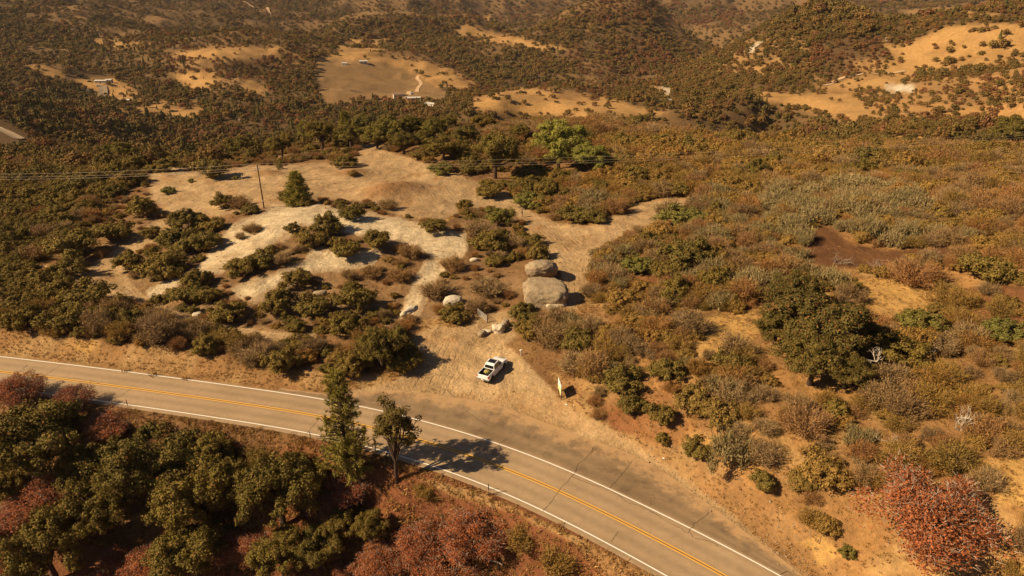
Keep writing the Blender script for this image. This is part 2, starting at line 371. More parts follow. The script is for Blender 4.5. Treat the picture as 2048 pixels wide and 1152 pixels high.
c = mix(c, (.30, .185, .075), zz['field'] * np.clip(fbm(x_ / 50, y_ / 20, 75, 4) + .1, 0, 1) * .5)
c = mix(c, C_['sand'], zz['sand']); c = mix(c, C_['sand2'], zz['sand'] * np.clip(.4 + 1.1 * fbm(x_ / 7, y_ / 7, 81, 4), 0, 1))
c = mix(c, (.36, .19, .075), zz['sand'] * np.clip(1.6 * fbm(x_ / 5, y_ / 5, 85, 4) - .35, 0, 1))
c = mix(c, C_['rock'], zz['rock']); c = mix(c, (.43, .30, .165), zz['rock'] * np.clip(1.3 * fbm(x_ / 5, y_ / 5, 83, 4) + .05, 0, 1))
for a, s, mx, my in MOUNDS:
    c = mix(c, (.25, .125, .05), .75 * np.exp(-(((x_ - mx) / s) ** 2 + ((y_ - my) / s) ** 2) ** 2))
GC = c
sandiness = np.clip(zz['sand'], 0, 1); rockiness = np.clip(zz['rock'], 0, 1)
# ruts: the distance to the wheel paths, one path after another
PATHS = [[(1400, 398), (1330, 418), (1260, 452), (1200, 490), (1165, 520), (1160, 560), (1168, 600)], [(735, 290), (790, 325), (850, 350), (940, 385), (1030, 425), (1100, 465), (1150, 510)],
         [(310, 410), (380, 400), (460, 370), (560, 358), (660, 345), (735, 320)], [(60, 545), (180, 545), (245, 570), (300, 612), (400, 645), (520, 662), (640, 675)],
         [(870, 790), (900, 740), (920, 690), (960, 650), (1010, 630)], [(600, 372), (700, 372), (800, 352), (870, 372), (900, 400)]]
tr = np.full(x_.shape, 99.0)
mm = (r_ < 300) & (np.abs(x_) < 190)
for P in PATHS:
    Pw = resample(catmull([hit(*p)[0][:2] for p in P]), 40)
    d, s = seg_dist(x_[mm], y_[mm], Pw)
    d = d * s
    tr[mm] = np.where(np.abs(d) < np.abs(tr[mm]), d, tr[mm])

def mesh_np(name, V, F, mat=None, smooth_=False, fattr=None, mi=None, mats=None):
    """V (n,3); F (m,k) all faces with k corners"""
    m = bpy.data.meshes.new(name)
    V = np.ascontiguousarray(V, dtype=np.float32); F = np.ascontiguousarray(F, dtype=np.int32)
    k = F.shape[1]; n = len(F)
    m.vertices.add(len(V)); m.vertices.foreach_set('co', V.ravel())
    m.loops.add(n * k); m.loops.foreach_set('vertex_index', F.ravel())
    m.polygons.add(n); m.polygons.foreach_set('loop_start', np.arange(0, n * k, k, dtype=np.int32))
    if smooth_ is not None: m.polygons.foreach_set('use_smooth', np.full(n, bool(smooth_)))
    if mi is not None: m.polygons.foreach_set('material_index', np.ascontiguousarray(mi, dtype=np.int32))
    if fattr is not None:
        for nm, arr in fattr.items():
            at = m.attributes.new(nm, 'FLOAT', 'FACE'); at.data.foreach_set('value', np.ascontiguousarray(arr, dtype=np.float32))
    m.update(calc_edges=True)
    for mm_ in (mats or ([mat] if mat else [])): m.materials.append(mm_)
    return m

def link(name, mesh, parent=None, **kw):
    o = bpy.data.objects.new(name, mesh); COL.objects.link(o)
    if parent is not None: o.parent = parent
    return tag(o, **kw)

# ------------------------------------------------------------------ material helpers
def newmat(name, rough=0.9, spec=0.2):
    m = bpy.data.materials.new(name); m.use_nodes = True
    b = m.node_tree.nodes['Principled BSDF']
    b.inputs['Roughness'].default_value = rough
    b.inputs['Specular IOR Level'].default_value = spec
    return m, m.node_tree, b
def N(nt, t, **kw):
    n = nt.nodes.new(t)
    for k, v in kw.items(): setattr(n, k, v)
    return n
def L(nt, a, b): nt.links.new(a, b)
def noise_n(nt, vec, scale, detail=4.0, rough=.6, dim='3D'):
    n = N(nt, 'ShaderNodeTexNoise'); n.inputs['Scale'].default_value = scale; n.inputs['Detail'].default_value = detail; n.inputs['Roughness'].default_value = rough
    if vec is not None: L(nt, vec, n.inputs['Vector'])
    return n.outputs['Fac']
def math_n(nt, op, a, b=None, clamp=False):
    n = N(nt, 'ShaderNodeMath', operation=op); n.use_clamp = clamp
    for i, q in enumerate((a, b)):
        if q is None: continue
        if isinstance(q, (int, float)): n.inputs[i].default_value = q
        else: L(nt, q, n.inputs[i])
    return n.outputs[0]
def mapr(nt, v, a, b, c=0.0, d=1.0):
    n = N(nt, 'ShaderNodeMapRange'); L(nt, v, n.inputs['Value'])
    for k, q in zip(('From Min', 'From Max', 'To Min', 'To Max'), (a, b, c, d)): n.inputs[k].default_value = q
    return n.outputs[0]
def mixc(nt, f, a, b, mode='MIX'):
    n = N(nt, 'ShaderNodeMix', data_type='RGBA', blend_type=mode)
    if isinstance(f, (int, float)): n.inputs[0].default_value = f
    else: L(nt, f, n.inputs[0])
    for i, q in ((6, a), (7, b)):
        if isinstance(q, tuple): n.inputs[i].default_value = (*q[:3], 1)
        else: L(nt, q, n.inputs[i])
    return n.outputs[2]
def simple(name, col, rough=.7, spec=.3, metal=0.0, var=0.12, scale=3.0):
    m, t, b = newmat(name, rough, spec)
    g = N(t, 'ShaderNodeNewGeometry')
    f = noise_n(t, g.outputs['Position'], scale, 5)
    f = mapr(t, f, .3, .7, 1 - var, 1 + var)
    c_ = N(t, 'ShaderNodeRGB'); c_.outputs[0].default_value = (*col, 1)
    vm = N(t, 'ShaderNodeVectorMath', operation='SCALE'); L(t, c_.outputs[0], vm.inputs[0]); L(t, f, vm.inputs['Scale'])
    L(t, vm.outputs[0], b.inputs['Base Color'])
    b.inputs['Metallic'].default_value = metal
    return m

# ground: colours laid on the mesh, grain and relief from noise, ruts along the wheel paths
def ground_material():
    m, t, b = newmat('dry_ground', .97, .1)
    g = N(t, 'ShaderNodeNewGeometry'); pos = g.outputs['Position']
    col = N(t, 'ShaderNodeAttribute'); col.attribute_name = 'soil'
    msk = N(t, 'ShaderNodeAttribute'); msk.attribute_name = 'cover'
    sep = N(t, 'ShaderNodeSeparateColor'); L(t, msk.outputs['Color'], sep.inputs[0])
    sand, rock, fl = sep.outputs[0], sep.outputs[1], sep.outputs[2]
    trk = N(t, 'ShaderNodeAttribute'); trk.attribute_name = 'rut'
    n1 = noise_n(t, pos, .35, 6, .65); n2 = noise_n(t, pos, 2.2, 6, .7); n3 = noise_n(t, pos, 9.0, 3, .7)
    nf = noise_n(t, pos, .035, 8, .7)
    v = math_n(t, 'MULTIPLY', mapr(t, n1, .3, .7, .80, 1.2), mapr(t, n2, .28, .72, .72, 1.28))
    v = math_n(t, 'MULTIPLY', v, mapr(t, n3, .25, .75, .82, 1.18))
    # ruts
    w1 = noise_n(t, pos, .22, 3); w2 = math_n(t, 'MULTIPLY', w1, 5.0)
    ph = math_n(t, 'ADD', math_n(t, 'MULTIPLY', trk.outputs['Fac'], 7.0), w2)
    s = math_n(t, 'SINE', ph)
    s = mapr(t, s, .35, .95, 0, 1)
    brk = mapr(t, noise_n(t, pos, .5, 3), .45, .62, 0, 1)
    near = mapr(t, math_n(t, 'ABSOLUTE', trk.outputs['Fac']), 2.0, 9.0, 1, 0)
    rut = math_n(t, 'MULTIPLY', math_n(t, 'MULTIPLY', s, brk), math_n(t, 'MULTIPLY', near, sand))
    v = math_n(t, 'MULTIPLY', v, mapr(t, rut, 0, 1, 1.0, .80))
    vm = N(t, 'ShaderNodeVectorMath', operation='SCALE'); L(t, col.outputs['Color'], vm.inputs[0]); L(t, v, vm.inputs['Scale'])
    # dark weathering streaks on the bare rock
    mp = N(t, 'ShaderNodeMapping'); L(t, pos, mp.inputs[0]); mp.inputs['Scale'].default_value = (.18, .6, .5); mp.inputs['Rotation'].default_value = (0, 0, .5)
    st = mapr(t, noise_n(t, mp.outputs[0], 1.6, 6, .75), .5, .68, 0, .55)
    c2 = mixc(t, math_n(t, 'MULTIPLY', st, rock), vm.outputs[0], (.25, .16, .085))
    # litter of stems and dry leaves under the scrub
    lit = mapr(t, noise_n(t, pos, 1.1, 6, .75), .52, .64, 0, .4)
    lit = math_n(t, 'MULTIPLY', lit, math_n(t, 'SUBTRACT', 1.0, math_n(t, 'MAXIMUM', sand, rock), True))
    c3 = mixc(t, math_n(t, 'MULTIPLY', lit, fl), c2, (.13, .06, .028))
    L(t, c3, b.inputs['Base Color'])
    h = math_n(t, 'ADD', math_n(t, 'MULTIPLY', n2, .35), math_n(t, 'MULTIPLY', n1, .9))
    h = math_n(t, 'ADD', h, math_n(t, 'MULTIPLY', n3, .09))
    h = math_n(t, 'SUBTRACT', h, math_n(t, 'MULTIPLY', rut, .10))
    bp = N(t, 'ShaderNodeBump'); bp.inputs['Strength'].default_value = .9; bp.inputs['Distance'].default_value = .7
    L(t, h, bp.inputs['Height']); L(t, bp.outputs[0], b.inputs['Normal'])
    return m
M_GROUND = ground_material()

# one sheet, cut along the zone borders into the pieces one would name
P3 = np.stack([x_, y_, GZ.ravel()], 1)
iy, ix = np.meshgrid(np.arange(nr - 1), np.arange(na - 1), indexing='ij')
i0 = (iy * na + ix).ravel()
FQ = np.stack([i0, i0 + 1, i0 + na + 1, i0 + na], 1)
e1 = P3[i0 + 1] - P3[i0]; e2 = P3[i0 + na] - P3[i0]
# vertex normals of the whole sheet
gx = np.gradient(P3.reshape(nr, na, 3), axis=0); gy = np.gradient(P3.reshape(nr, na, 3), axis=1)
nrm = np.cross(gy, gx).reshape(-1, 3); nrm /= np.linalg.norm(nrm, axis=1)[:, None] + 1e-12
nrm[nrm[:, 2] < 0] *= -1
fc_s = sandiness[FQ].mean(1); fc_r = rockiness[FQ].mean(1); fc_t = zz['till'][FQ].mean(1); fc_f = zz['field'][FQ].mean(1)
fr = r_[FQ].mean(1)
cls = np.zeros(len(FQ), int)
cls[fr > 330] = 5
cls[fc_f > .5] = 4; cls[fc_t > .5] = 3; cls[fc_s > .5] = 1; cls[fc_r > .5] = 2
NAMES = [('ground', 'dry brown hillside ground around the road and the sandy clearing'), ('dirt_clearing', 'pale sandy dirt of the clearing, its tracks and the pull-out by the road'),
         ('rock_slab', 'bare pale granite slab rising out of the sandy clearing'), ('tilled_plot', 'freshly graded dark brown plot on the right hillside'),
         ('grazed_field', 'large tan grazed field on the hillside across the valley'), ('hills', 'hills and valley floor beyond the near plateau')]
for ci, (nm, lb) in enumerate(NAMES):
    sel = np.where(cls == ci)[0]
    if not len(sel): continue
    f = FQ[sel]; used, inv = np.unique(f, return_inverse=True); f2 = inv.reshape(f.shape)
    m = mesh_np(nm, P3[used], f2, M_GROUND, True)
    at = m.color_attributes.new('soil', 'FLOAT_COLOR', 'POINT'); at.data.foreach_set('color', np.c_[GC[used], np.ones(len(used))].astype(np.float32).ravel())
    cov = np.c_[sandiness[used], rockiness[used], (r_[used] < 330).astype(float), np.ones(len(used))]
    at = m.color_attributes.new('cover', 'FLOAT_COLOR', 'POINT'); at.data.foreach_set('color', cov.astype(np.float32).ravel())
    at = m.attributes.new('rut', 'FLOAT', 'POINT'); at.data.foreach_set('value', tr[used].astype(np.float32))
    m.normals_split_custom_set_from_vertices(nrm[used].astype(np.float32))
    link(nm, m, label=lb, kind='structure')
# ------------------------------------------------------------------ plant materials
def leafmat(name, cols, rough=.75, transl=.12, spec=.08, dead=0.0):
    """cols: list of base colours; each plant takes its own mix, each leaf varies around it"""
    m, t, b = newmat(name, rough, spec)
    oi = N(t, 'ShaderNodeObjectInfo')
    at = N(t, 'ShaderNodeAttribute'); at.attribute_name = 'leaf'
    cr = N(t, 'ShaderNodeValToRGB'); L(t, oi.outputs['Random'], cr.inputs[0])
    e = cr.color_ramp.elements
    e[0].position = 0; e[0].color = (*cols[0], 1); e[1].position = 1; e[1].color = (*cols[-1], 1)
    for i in range(1, len(cols) - 1):
        q = e.new(i / (len(cols) - 1)); q.color = (*cols[i], 1)
    v = mapr(t, at.outputs['Fac'], 0, 1, .62, 1.42)
    n = noise_n(t, oi.outputs['Location'], .02, 3)
    v = math_n(t, 'MULTIPLY', v, mapr(t, n, .3, .7, .86, 1.14))
    vm = N(t, 'ShaderNodeVectorMath', operation='SCALE'); L(t, cr.outputs[0], vm.inputs[0]); L(t, v, vm.inputs['Scale'])
    c = vm.outputs[0]
    if dead > 0:
        f = mapr(t, at.outputs['Fac'], 1 - dead, 1 - dead + .02, 0, .85)
        c = mixc(t, f, c, (.26, .105, .035))
    L(t, c, b.inputs['Base Color'])
    tr_ = N(t, 'ShaderNodeBsdfTranslucent'); L(t, c, tr_.inputs[0])
    ms = N(t, 'ShaderNodeMixShader'); ms.inputs[0].default_value = transl
    L(t, b.outputs[0], ms.inputs[1]); L(t, tr_.outputs[0], ms.inputs[2])
    L(t, ms.outputs[0], t.nodes['Material Output'].inputs[0])
    return m
ML_green = leafmat('manzanita_leaves', [(0.177, 0.123, 0.028), (0.208, 0.141, 0.033), (0.151, 0.113, 0.029), (0.234, 0.149, 0.035)], dead=.04)
ML_yellow = leafmat('chamise_leaves', [(0.281, 0.167, 0.041), (0.312, 0.181, 0.048), (0.229, 0.149, 0.039), (0.312, 0.158, 0.039)], dead=.05)
ML_light = leafmat('light_leaves', [(.165, .150, .038), (.21, .170, .040), (.21, .185, .046)], transl=.25)
ML_dark = leafmat('dark_oak_leaves', [(.115, .088, .024), (.140, .105, .026), (.155, .110, .027)], dead=.10)
ML_willow = leafmat('willow_leaves', [(.27, .245, .050), (.32, .28, .058)], transl=.3)
ML_sage = leafmat('sage_leaves', [(.27, .205, .085), (.31, .225, .098), (.24, .18, .075)], spec=.15)
ML_dry = leafmat('dry_twigs', [(.28, .170, .070), (.35, .225, .100), (.24, .150, .068), (.34, .190, .070)], transl=.1, spec=.1)
ML_dryred = leafmat('dry_red_twigs', [(.31, .145, .050), (.29, .160, .065), (.36, .175, .052)], transl=.1, spec=.1)
ML_oak = leafmat('oak_leaves', [(0.166, 0.121, 0.028), (0.198, 0.140, 0.031), (0.135, 0.104, 0.026), (0.224, 0.144, 0.031)], dead=.05)
ML_rust = leafmat('buckeye_leaves', [(.29, .085, .032), (.33, .105, .036), (.25, .074, .030)], transl=.12, spec=.12)
ML_pine = leafmat('pine_needles', [(.30, .245, .048), (.34, .27, .058)], transl=.08)
ML_far = leafmat('far_oak_leaves', [(0.146, 0.098, 0.028), (0.182, 0.116, 0.031), (0.114, 0.086, 0.025), (0.198, 0.113, 0.033), (0.208, 0.107, 0.035)], transl=.05)
ML_farred = leafmat('far_red_leaves', [(.20, .085, .035), (.17, .082, .036), (.24, .098, .038)], transl=.05)
ML_farpine = leafmat('far_conifer_leaves', [(.080, .074, .020), (.100, .090, .022), (.130, .108, .026)], transl=.05)
ML_grass = leafmat('dry_grass', [(.40, .225, .075), (.32, .165, .055), (.46, .28, .095), (.26, .12, .045)], transl=.15, spec=.1)
M_bark = simple('dark_bark', (.075, .045, .028), .9)
M_twig = simple('grey_twigs', (.30, .22, .16), .85)
M_white = simple('bleached_wood', (.52, .43, .33), .8)
M_ltwig = simple('pale_twigs', (.44, .32, .23), .85)
ML_mid = leafmat('mid_green_leaves', [(0.172, 0.135, 0.028), (0.208, 0.158, 0.035), (0.156, 0.116, 0.026)], transl=.15)
M_redbark = simple('red_brown_bark', (.15, .065, .035), .8)

# ------------------------------------------------------------------ plant geometry
def unit(v): return v / (np.linalg.norm(v, axis=-1, keepdims=True) + 1e-9)
def leaves(C, Nn, size, aspect=.6, R=None, jitter_=.6, pointed=True):
    """quads at C facing about Nn; a diamond shape reads as a leaf cluster"""
    R = R or rng; n = len(C)
    nn = unit(Nn + R.normal(0, jitter_, (n, 3)))
    a = unit(np.cross(nn, R.normal(0, 1, (n, 3)))); b_ = np.cross(nn, a)
    s = (size * R.uniform(.6, 1.35, n))[:, None]
    V = np.stack([C - a * s, C - b_ * s * aspect, C + a * s, C + b_ * s * aspect], 1).reshape(-1, 3)
    F = np.arange(n * 4).reshape(-1, 4)
    return V, F
def slivers(C, D, ln, wd, R=None):
    R = R or rng; n = len(C); D = unit(D)
    s = unit(np.cross(D, R.normal(0, 1, (n, 3))))
    l = (ln * R.uniform(.6, 1.4, n))[:, None]; w_ = (wd * R.uniform(.7, 1.3, n))[:, None]
    V = np.stack([C - s * w_, C + s * w_, C + D * l + s * w_ * .3, C + D * l - s * w_ * .3], 1).reshape(-1, 3)
    return V, np.arange(n * 4).reshape(-1, 4)
def tube(P, r0, r1, k=5):
    P = np.array(P, float); n = len(P); T = unit(np.gradient(P, axis=0))
    ref = np.array([0.31, 0.17, 0.93]); A = unit(np.cross(T, ref)); B = np.cross(T, A)
    rr = np.linspace(r0, r1, n)[:, None, None]; an = np.linspace(0, 2 * np.pi, k, endpoint=False)
    V = (P[:, None] + rr * (np.cos(an)[None, :, None] * A[:, None] + np.sin(an)[None, :, None] * B[:, None])).reshape(-1, 3)
    i, j = np.meshgrid(np.arange(n - 1), np.arange(k), indexing='ij')
    q = (i * k + j).ravel(); q2 = (i * k + (j + 1) % k).ravel()
    return V, np.stack([q, q2, q2 + k, q + k], 1)
def bent(p, d, ln, n=5, wob=.25, up=0.0, R=None):
    R = R or rng; P = [np.array(p, float)]; d = unit(np.array(d, float))
    for _ in range(n):
        d = unit(d + R.normal(0, wob, 3) + np.array([0, 0, up])); P.append(P[-1] + d * ln / n)
    return np.array(P), d
def join(parts):
    V = []; F = []; o = 0
    for v, f in parts:
        V.append(v); F.append(f + o); o += len(v)
    return np.concatenate(V), np.concatenate(F)
def lumpy(nb, R, br=(.22, .36), shape=(1, 1, .75), zc=.45, fill=.25, flat=True):
    """centres and radii of the lobes that make a crown"""
    d = unit(R.normal(0, 1, (nb * 3, 3))); d = d[d[:, 2] > -.35][:nb]
    rad = np.where(R.random(len(d)) < fill, R.uniform(.25, .7, len(d)), R.uniform(.68, .9, len(d)))
    c = d * rad[:, None] * np.array(shape); c[:, 2] += zc
    return c, R.uniform(*br, len(c))
def boughs(nb, per, R, off=.2, br=(.07, .16), shape=(1, 1, .75), zc=.45, rr=.78):
    """lobes gathered into boughs with dark gaps between them"""
    d = unit(R.normal(0, 1, (nb * 4, 3))); d = d[d[:, 2] > -.3][:nb]
    b_ = d * (rr * R.uniform(.45, 1.08, len(d)))[:, None] * np.array(shape)
    k = np.repeat(np.arange(len(b_)), per)
    o_ = R.normal(0, off, (len(k), 3)) * np.array([1, 1, .62]); c = b_[k] + o_; c[:, 2] += zc
    return c, R.uniform(*br, len(c))
def lobes_leaves(c, r, per, size, R, up=.35, jit=.55, aspect=.6, core=None, zmin=.02, squash=.8):
    n = len(c) * per; k = np.repeat(np.arange(len(c)), per)
    d = unit(R.normal(0, 1, (n, 3)) + np.array([0, 0, up]))
    P = c[k] + d * (r[k] * (R.uniform(.62, 1.12, n) + .25 * (R.random(n) < .12)))[:, None] * np.array([1, 1, squash])
    out = d + .35 * unit(P - (core if core is not None else np.array([0, 0, .3])))
    m = P[:, 2] > zmin
    return leaves(P[m], out[m], size, aspect, R, jit)
def mk(name, parts, mats):
    """parts: list of (V,F,material slot)"""
    V, F = join([(p[0], p[1]) for p in parts]); mi = np.concatenate([np.full(len(p[1]), p[2]) for p in parts])
    lf = np.random.default_rng(len(V)).random(len(F))
    return mesh_np(name, V, F, None, False, {'leaf': lf}, mi, mats)

# every plant is unit sized: crown radius 1; stored as [(part name, mesh), ...]
def shrub_green(seed, mat, per=62, nb=125, size=.044, h=.75, zc=.42):
    R = np.random.default_rng(seed)
    a = R.uniform(.85, 1.15); sh = (a, 1 / a, h * R.uniform(.85, 1.1))
    c, r = boughs(nb // 4, 6, R, .12, (.09, .20), sh, zc, .80)
    lv = lobes_leaves(c, r, per, size, R, .5, .45)
    st = []
    for k in range(8):
        an = R.uniform(0, 6.28); P, _ = bent((.05 * math.cos(an), .05 * math.sin(an), -.08), (math.cos(an) * .8, math.sin(an) * .8, .9), R.uniform(.5, .85), 4, .18, 0, R)
        st.append(tube(P, .028, .01, 4))
    sv, sf = join(st)
    return [('foliage', mk('foliage', [(*lv, 0)], [mat])), ('stems', mk('stems', [(sv, sf, 0)], [M_redbark]))]
def shrub_dry(seed, mat, n=3800, h=.8):
    R = np.random.default_rng(seed)
    st = []; tips = []
    for k in range(26):
        an = R.uniform(0, 6.28); tl = R.uniform(.15, 1.25)
        P, d = bent((.12 * math.cos(an), .12 * math.sin(an), -.06), (math.cos(an) * tl, math.sin(an) * tl, 1), R.uniform(.75, 1.1) * (h + .1), 5, .16, .02, R)
        st.append(tube(P, .018, .006, 3)); tips.append(P)
    tips = np.array(tips)
    k = R.integers(0, len(tips), n); s = R.integers(2, 6, n); s2 = R.random(n)[:, None]
    base = tips[k, s] * s2 + tips[k, s - 1] * (1 - s2) + R.normal(0, .10, (n, 3)); base[:, 2] = np.abs(base[:, 2])
    D = unit(base * np.array([1, 1, .5])) + np.array([0, 0, .75]) + R.normal(0, .5, (n, 3))
    sl_ = slivers(base, D, .15, .009, R)
    m = 2600; k2 = R.integers(0, n, m)
    lf = leaves(base[k2] + R.normal(0, .06, (m, 3)) * np.array([1, 1, .6]) + np.array([0, 0, .05]), np.tile([0, 0, 1.], (m, 1)) + unit(base[k2]) * .6, .030, .5, R, .7)
    sv, sf = join(st)
    return [('twigs', mk('twigs', [(*sl_, 0), (*lf, 0)], [mat])), ('stems', mk('stems', [(sv, sf, 0)], [M_twig]))]
def shrub_sage(seed, mat, n=1500):
    R = np.random.default_rng(seed)
    cl = R.normal(0, .42, (13, 2)); hh = R.uniform(.55, 1.0, 13); k = R.integers(0, 13, n)
    t_ = R.random(n); an = R.uniform(0, 6.28, n); sp = R.uniform(.02, .30, n) * (.4 + t_)
    P = np.stack([cl[k, 0] + np.cos(an) * sp, cl[k, 1] + np.sin(an) * sp, t_ * hh[k] * .9], 1)
    D = np.stack([np.cos(an) * .35, np.sin(an) * .35, np.ones(n)], 1) + R.normal(0, .12, (n, 3))
    a = slivers(P, D, .22, .016, R); b_ = leaves(P + D * .1, np.stack([np.cos(an), np.sin(an), .8 * np.ones(n)], 1), .045, .5, R, .5)
    return [('foliage', mk('foliage', [(*a, 0), (*b_, 0)], [mat]))]
def tree_oak(seed, mat, per=135, nb=150, size=.024, spread=1.0, trunk_h=.42, zc=.86, bark=None, gap=.16, zsh=.74, dead=False):
    R = np.random.default_rng(seed)
    c, r = boughs(max(12, nb // 4), 7, R, .12, (.07, .17), (spread, spread, zsh), zc)
    lv = lobes_leaves(c, r, per, size, R, .35, .55, .6, np.array([0, 0, zc * .8]), .12)
    st = []
    P, d = bent((0, 0, -.15), (.1, .05, 1), trunk_h + .15, 4, .06, 0, R); st.append(tube(P, .085, .06, 7)); top = P[-1]
    idx = R.permutation(len(c))[:16]
    for i in idx:
        q = c[i]; mid = (top + q) / 2 + R.normal(0, .08, 3) + np.array([0, 0, .05]); PP = np.array([top, top * .6 + mid * .4 + R.normal(0, .02, 3), mid, (mid + q) / 2 + R.normal(0, .04, 3), q])
        st.append(tube(PP, .045, .010, 5))
        for _ in range(3):
            P2, _d = bent(PP[3], unit(q - mid) + R.normal(0, .6, 3), .3, 3, .25, 0, R); st.append(tube(P2, .012, .004, 3))
    sv, sf = join(st)
    return [('crown', mk('crown', [(*lv, 0)], [mat])), ('trunk', mk('trunk', [(sv, sf, 0)], [bark or M_bark]))]
def tree_buckeye(seed, mat, n=15000, twigs=2600, zc=.75):
    R = np.random.default_rng(seed)
    c, r = boughs(34, 4, R, .10, (.14, .27), (1, 1, .55), zc - .15, .84)
    k = R.integers(0, len(c), n); d = unit(R.normal(0, 1, (n, 3)) + np.array([0, 0, .5])); P = c[k] + d * (r[k] * R.uniform(.6, 1.05, n))[:, None]
    P = P[P[:, 2] > .1]
    lv = leaves(P, unit(P - np.array([0, 0, .3])) + np.array([0, 0, .2]), .023, .5, R, .8)
    k = R.integers(0, len(c), twigs); d = unit(R.normal(0, 1, (twigs, 3)) + np.array([0, 0, .6])); Q = c[k] + d * (r[k] * R.uniform(.55, .95, twigs))[:, None]
    tw = slivers(Q, d * .8 + unit(Q - np.array([0, 0, .2])) * .8 + R.normal(0, .4, (twigs, 3)), .09, .0034, R)
    tw2 = slivers(Q, d + R.normal(0, .5, (twigs, 3)), .07, .0028, R)
    st = []
    for _ in range(7):
        an = R.uniform(0, 6.28); P_, _d = bent((0, 0, -.1), (math.cos(an) * .7, math.sin(an) * .7, 1), .95, 5, .15, 0, R); st.append(tube(P_, .05, .015, 5))
    sv, sf = join(st)
    return [('crown', mk('crown', [(*lv, 0)], [mat])), ('twigs', mk('twigs', [(*tw, 0), (*tw2, 0)], [M_ltwig])), ('trunk', mk('trunk', [(sv, sf, 0)], [M_twig]))]
def tree_pine(seed, mat, H=4.2, whorls=17, nb=6, start=.22, wid=1.0, tuft=26, dens=1.0, nl=.17, conic=.55):
    """height H in units of the crown radius"""
    R = np.random.default_rng(seed); st = []; C_l = []; D_l = []
    P, _ = bent((0, 0, -.25), (0, 0, 1), H + .25, 9, .02, 0, R); P[:, :2] *= .5; st.append(tube(P, .085, .012, 7))
    for i in range(whorls):
        f = start + (1 - start) * i / (whorls - 1); z = H * f
        prof = min(1, (1 - f) / conic) ** .75 * (0.75 + .25 * min(1, (f - start + .12) / .25))
        for j in range(nb):
            if R.random() > dens: continue
            an = R.uniform(0, 6.28); ln = wid * prof * R.uniform(.55, 1.1) + .1
            x0 = np.interp(z, P[:, 2], P[:, 0]); y0 = np.interp(z, P[:, 2], P[:, 1])
            B, d = bent((x0, y0, z + R.uniform(-.1, .1)), (math.cos(an), math.sin(an), .15 + .5 * (f - .4)), ln, 5, .13, .05, R); st.append(tube(B, .02, .006, 3))
            nt_ = max(3, int(ln * 11))
            for q in range(nt_):
                tt = R.uniform(.25, 1.0); bp = B[int(tt * 4.99)] + R.normal(0, .055, 3) * (1, 1, .7) + d * .04
                dd = unit(R.normal(0, 1, (tuft, 3)) + (d * .9 + np.array([0, 0, .5])))
                C_l.append(np.tile(bp, (tuft, 1)) + dd * .02); D_l.append(dd)
    sl_ = slivers(np.concatenate(C_l), np.concatenate(D_l), nl, .011 if nl > .1 else .0065, R)
    sv, sf = join(st)
    return [('needles', mk('needles', [(*sl_, 0)], [mat])), ('trunk', mk('trunk', [(sv, sf, 0)], [M_bark]))]
def snag(seed, n=7, ln=1.0, mat=None, flat=.4):
    R = np.random.default_rng(seed); st = []
    def rec(p, d, l, r, lv):
        P, d2 = bent(p, d, l, 5, .22, .02, R); st.append(tube(P, r, r * .5, 4))
        if lv:
            for _ in range(R.integers(2, 4)): rec(P[R.integers(2, 6)], d2 + R.normal(0, .65, 3), l * R.uniform(.45, .7), r * .5, lv - 1)
    for _ in range(n):
        an = R.uniform(0, 6.28); rec((0, 0, -.05), (math.cos(an), math.sin(an), flat + R.random()), ln * R.uniform(.6, 1), .035, 3)
    sv, sf = join(st)
    return [('branches', mk('branches', [(sv, sf, 0)], [mat or M_white]))]
def far_tree(seed, mat, nq=430, h=.75, cone=False, ls=.12, nl=18, lr=(.26, .42)):
    R = np.random.default_rng(seed)
    if cone:
        t_ = R.random(nq) ** .8; an = R.uniform(0, 6.28, nq); rr = (1 - t_) * R.uniform(.6, 1.05, nq) * .75 + .04
        P = np.stack([np.cos(an) * rr, np.sin(an) * rr, .1 + t_ * 2.6], 1); nn = np.stack([np.cos(an), np.sin(an), .5 * np.ones(nq)], 1)
        lv = leaves(P, nn, .15, .6, R, .4)
    else:
        c, r = lumpy(nl, R, lr, (1 * R.uniform(.85, 1.1), 1, h), .55, .2)
        lv = lobes_leaves(c, r, nq // nl + 1, ls, R, .5, .35, .7)
    return [('crown', mk('crown', [(*lv, 0)], [mat]))]
def grass_tuft(seed, mat, n=26):
    R = np.random.default_rng(seed); P = np.c_[R.normal(0, .30, (n, 2)), np.zeros(n) - .02]
    D = np.c_[R.normal(0, .5, (n, 2)), np.ones(n)]
    return [('blades', mk('blades', [(*slivers(P, D, .62, .055, R), 0)], [mat]))]
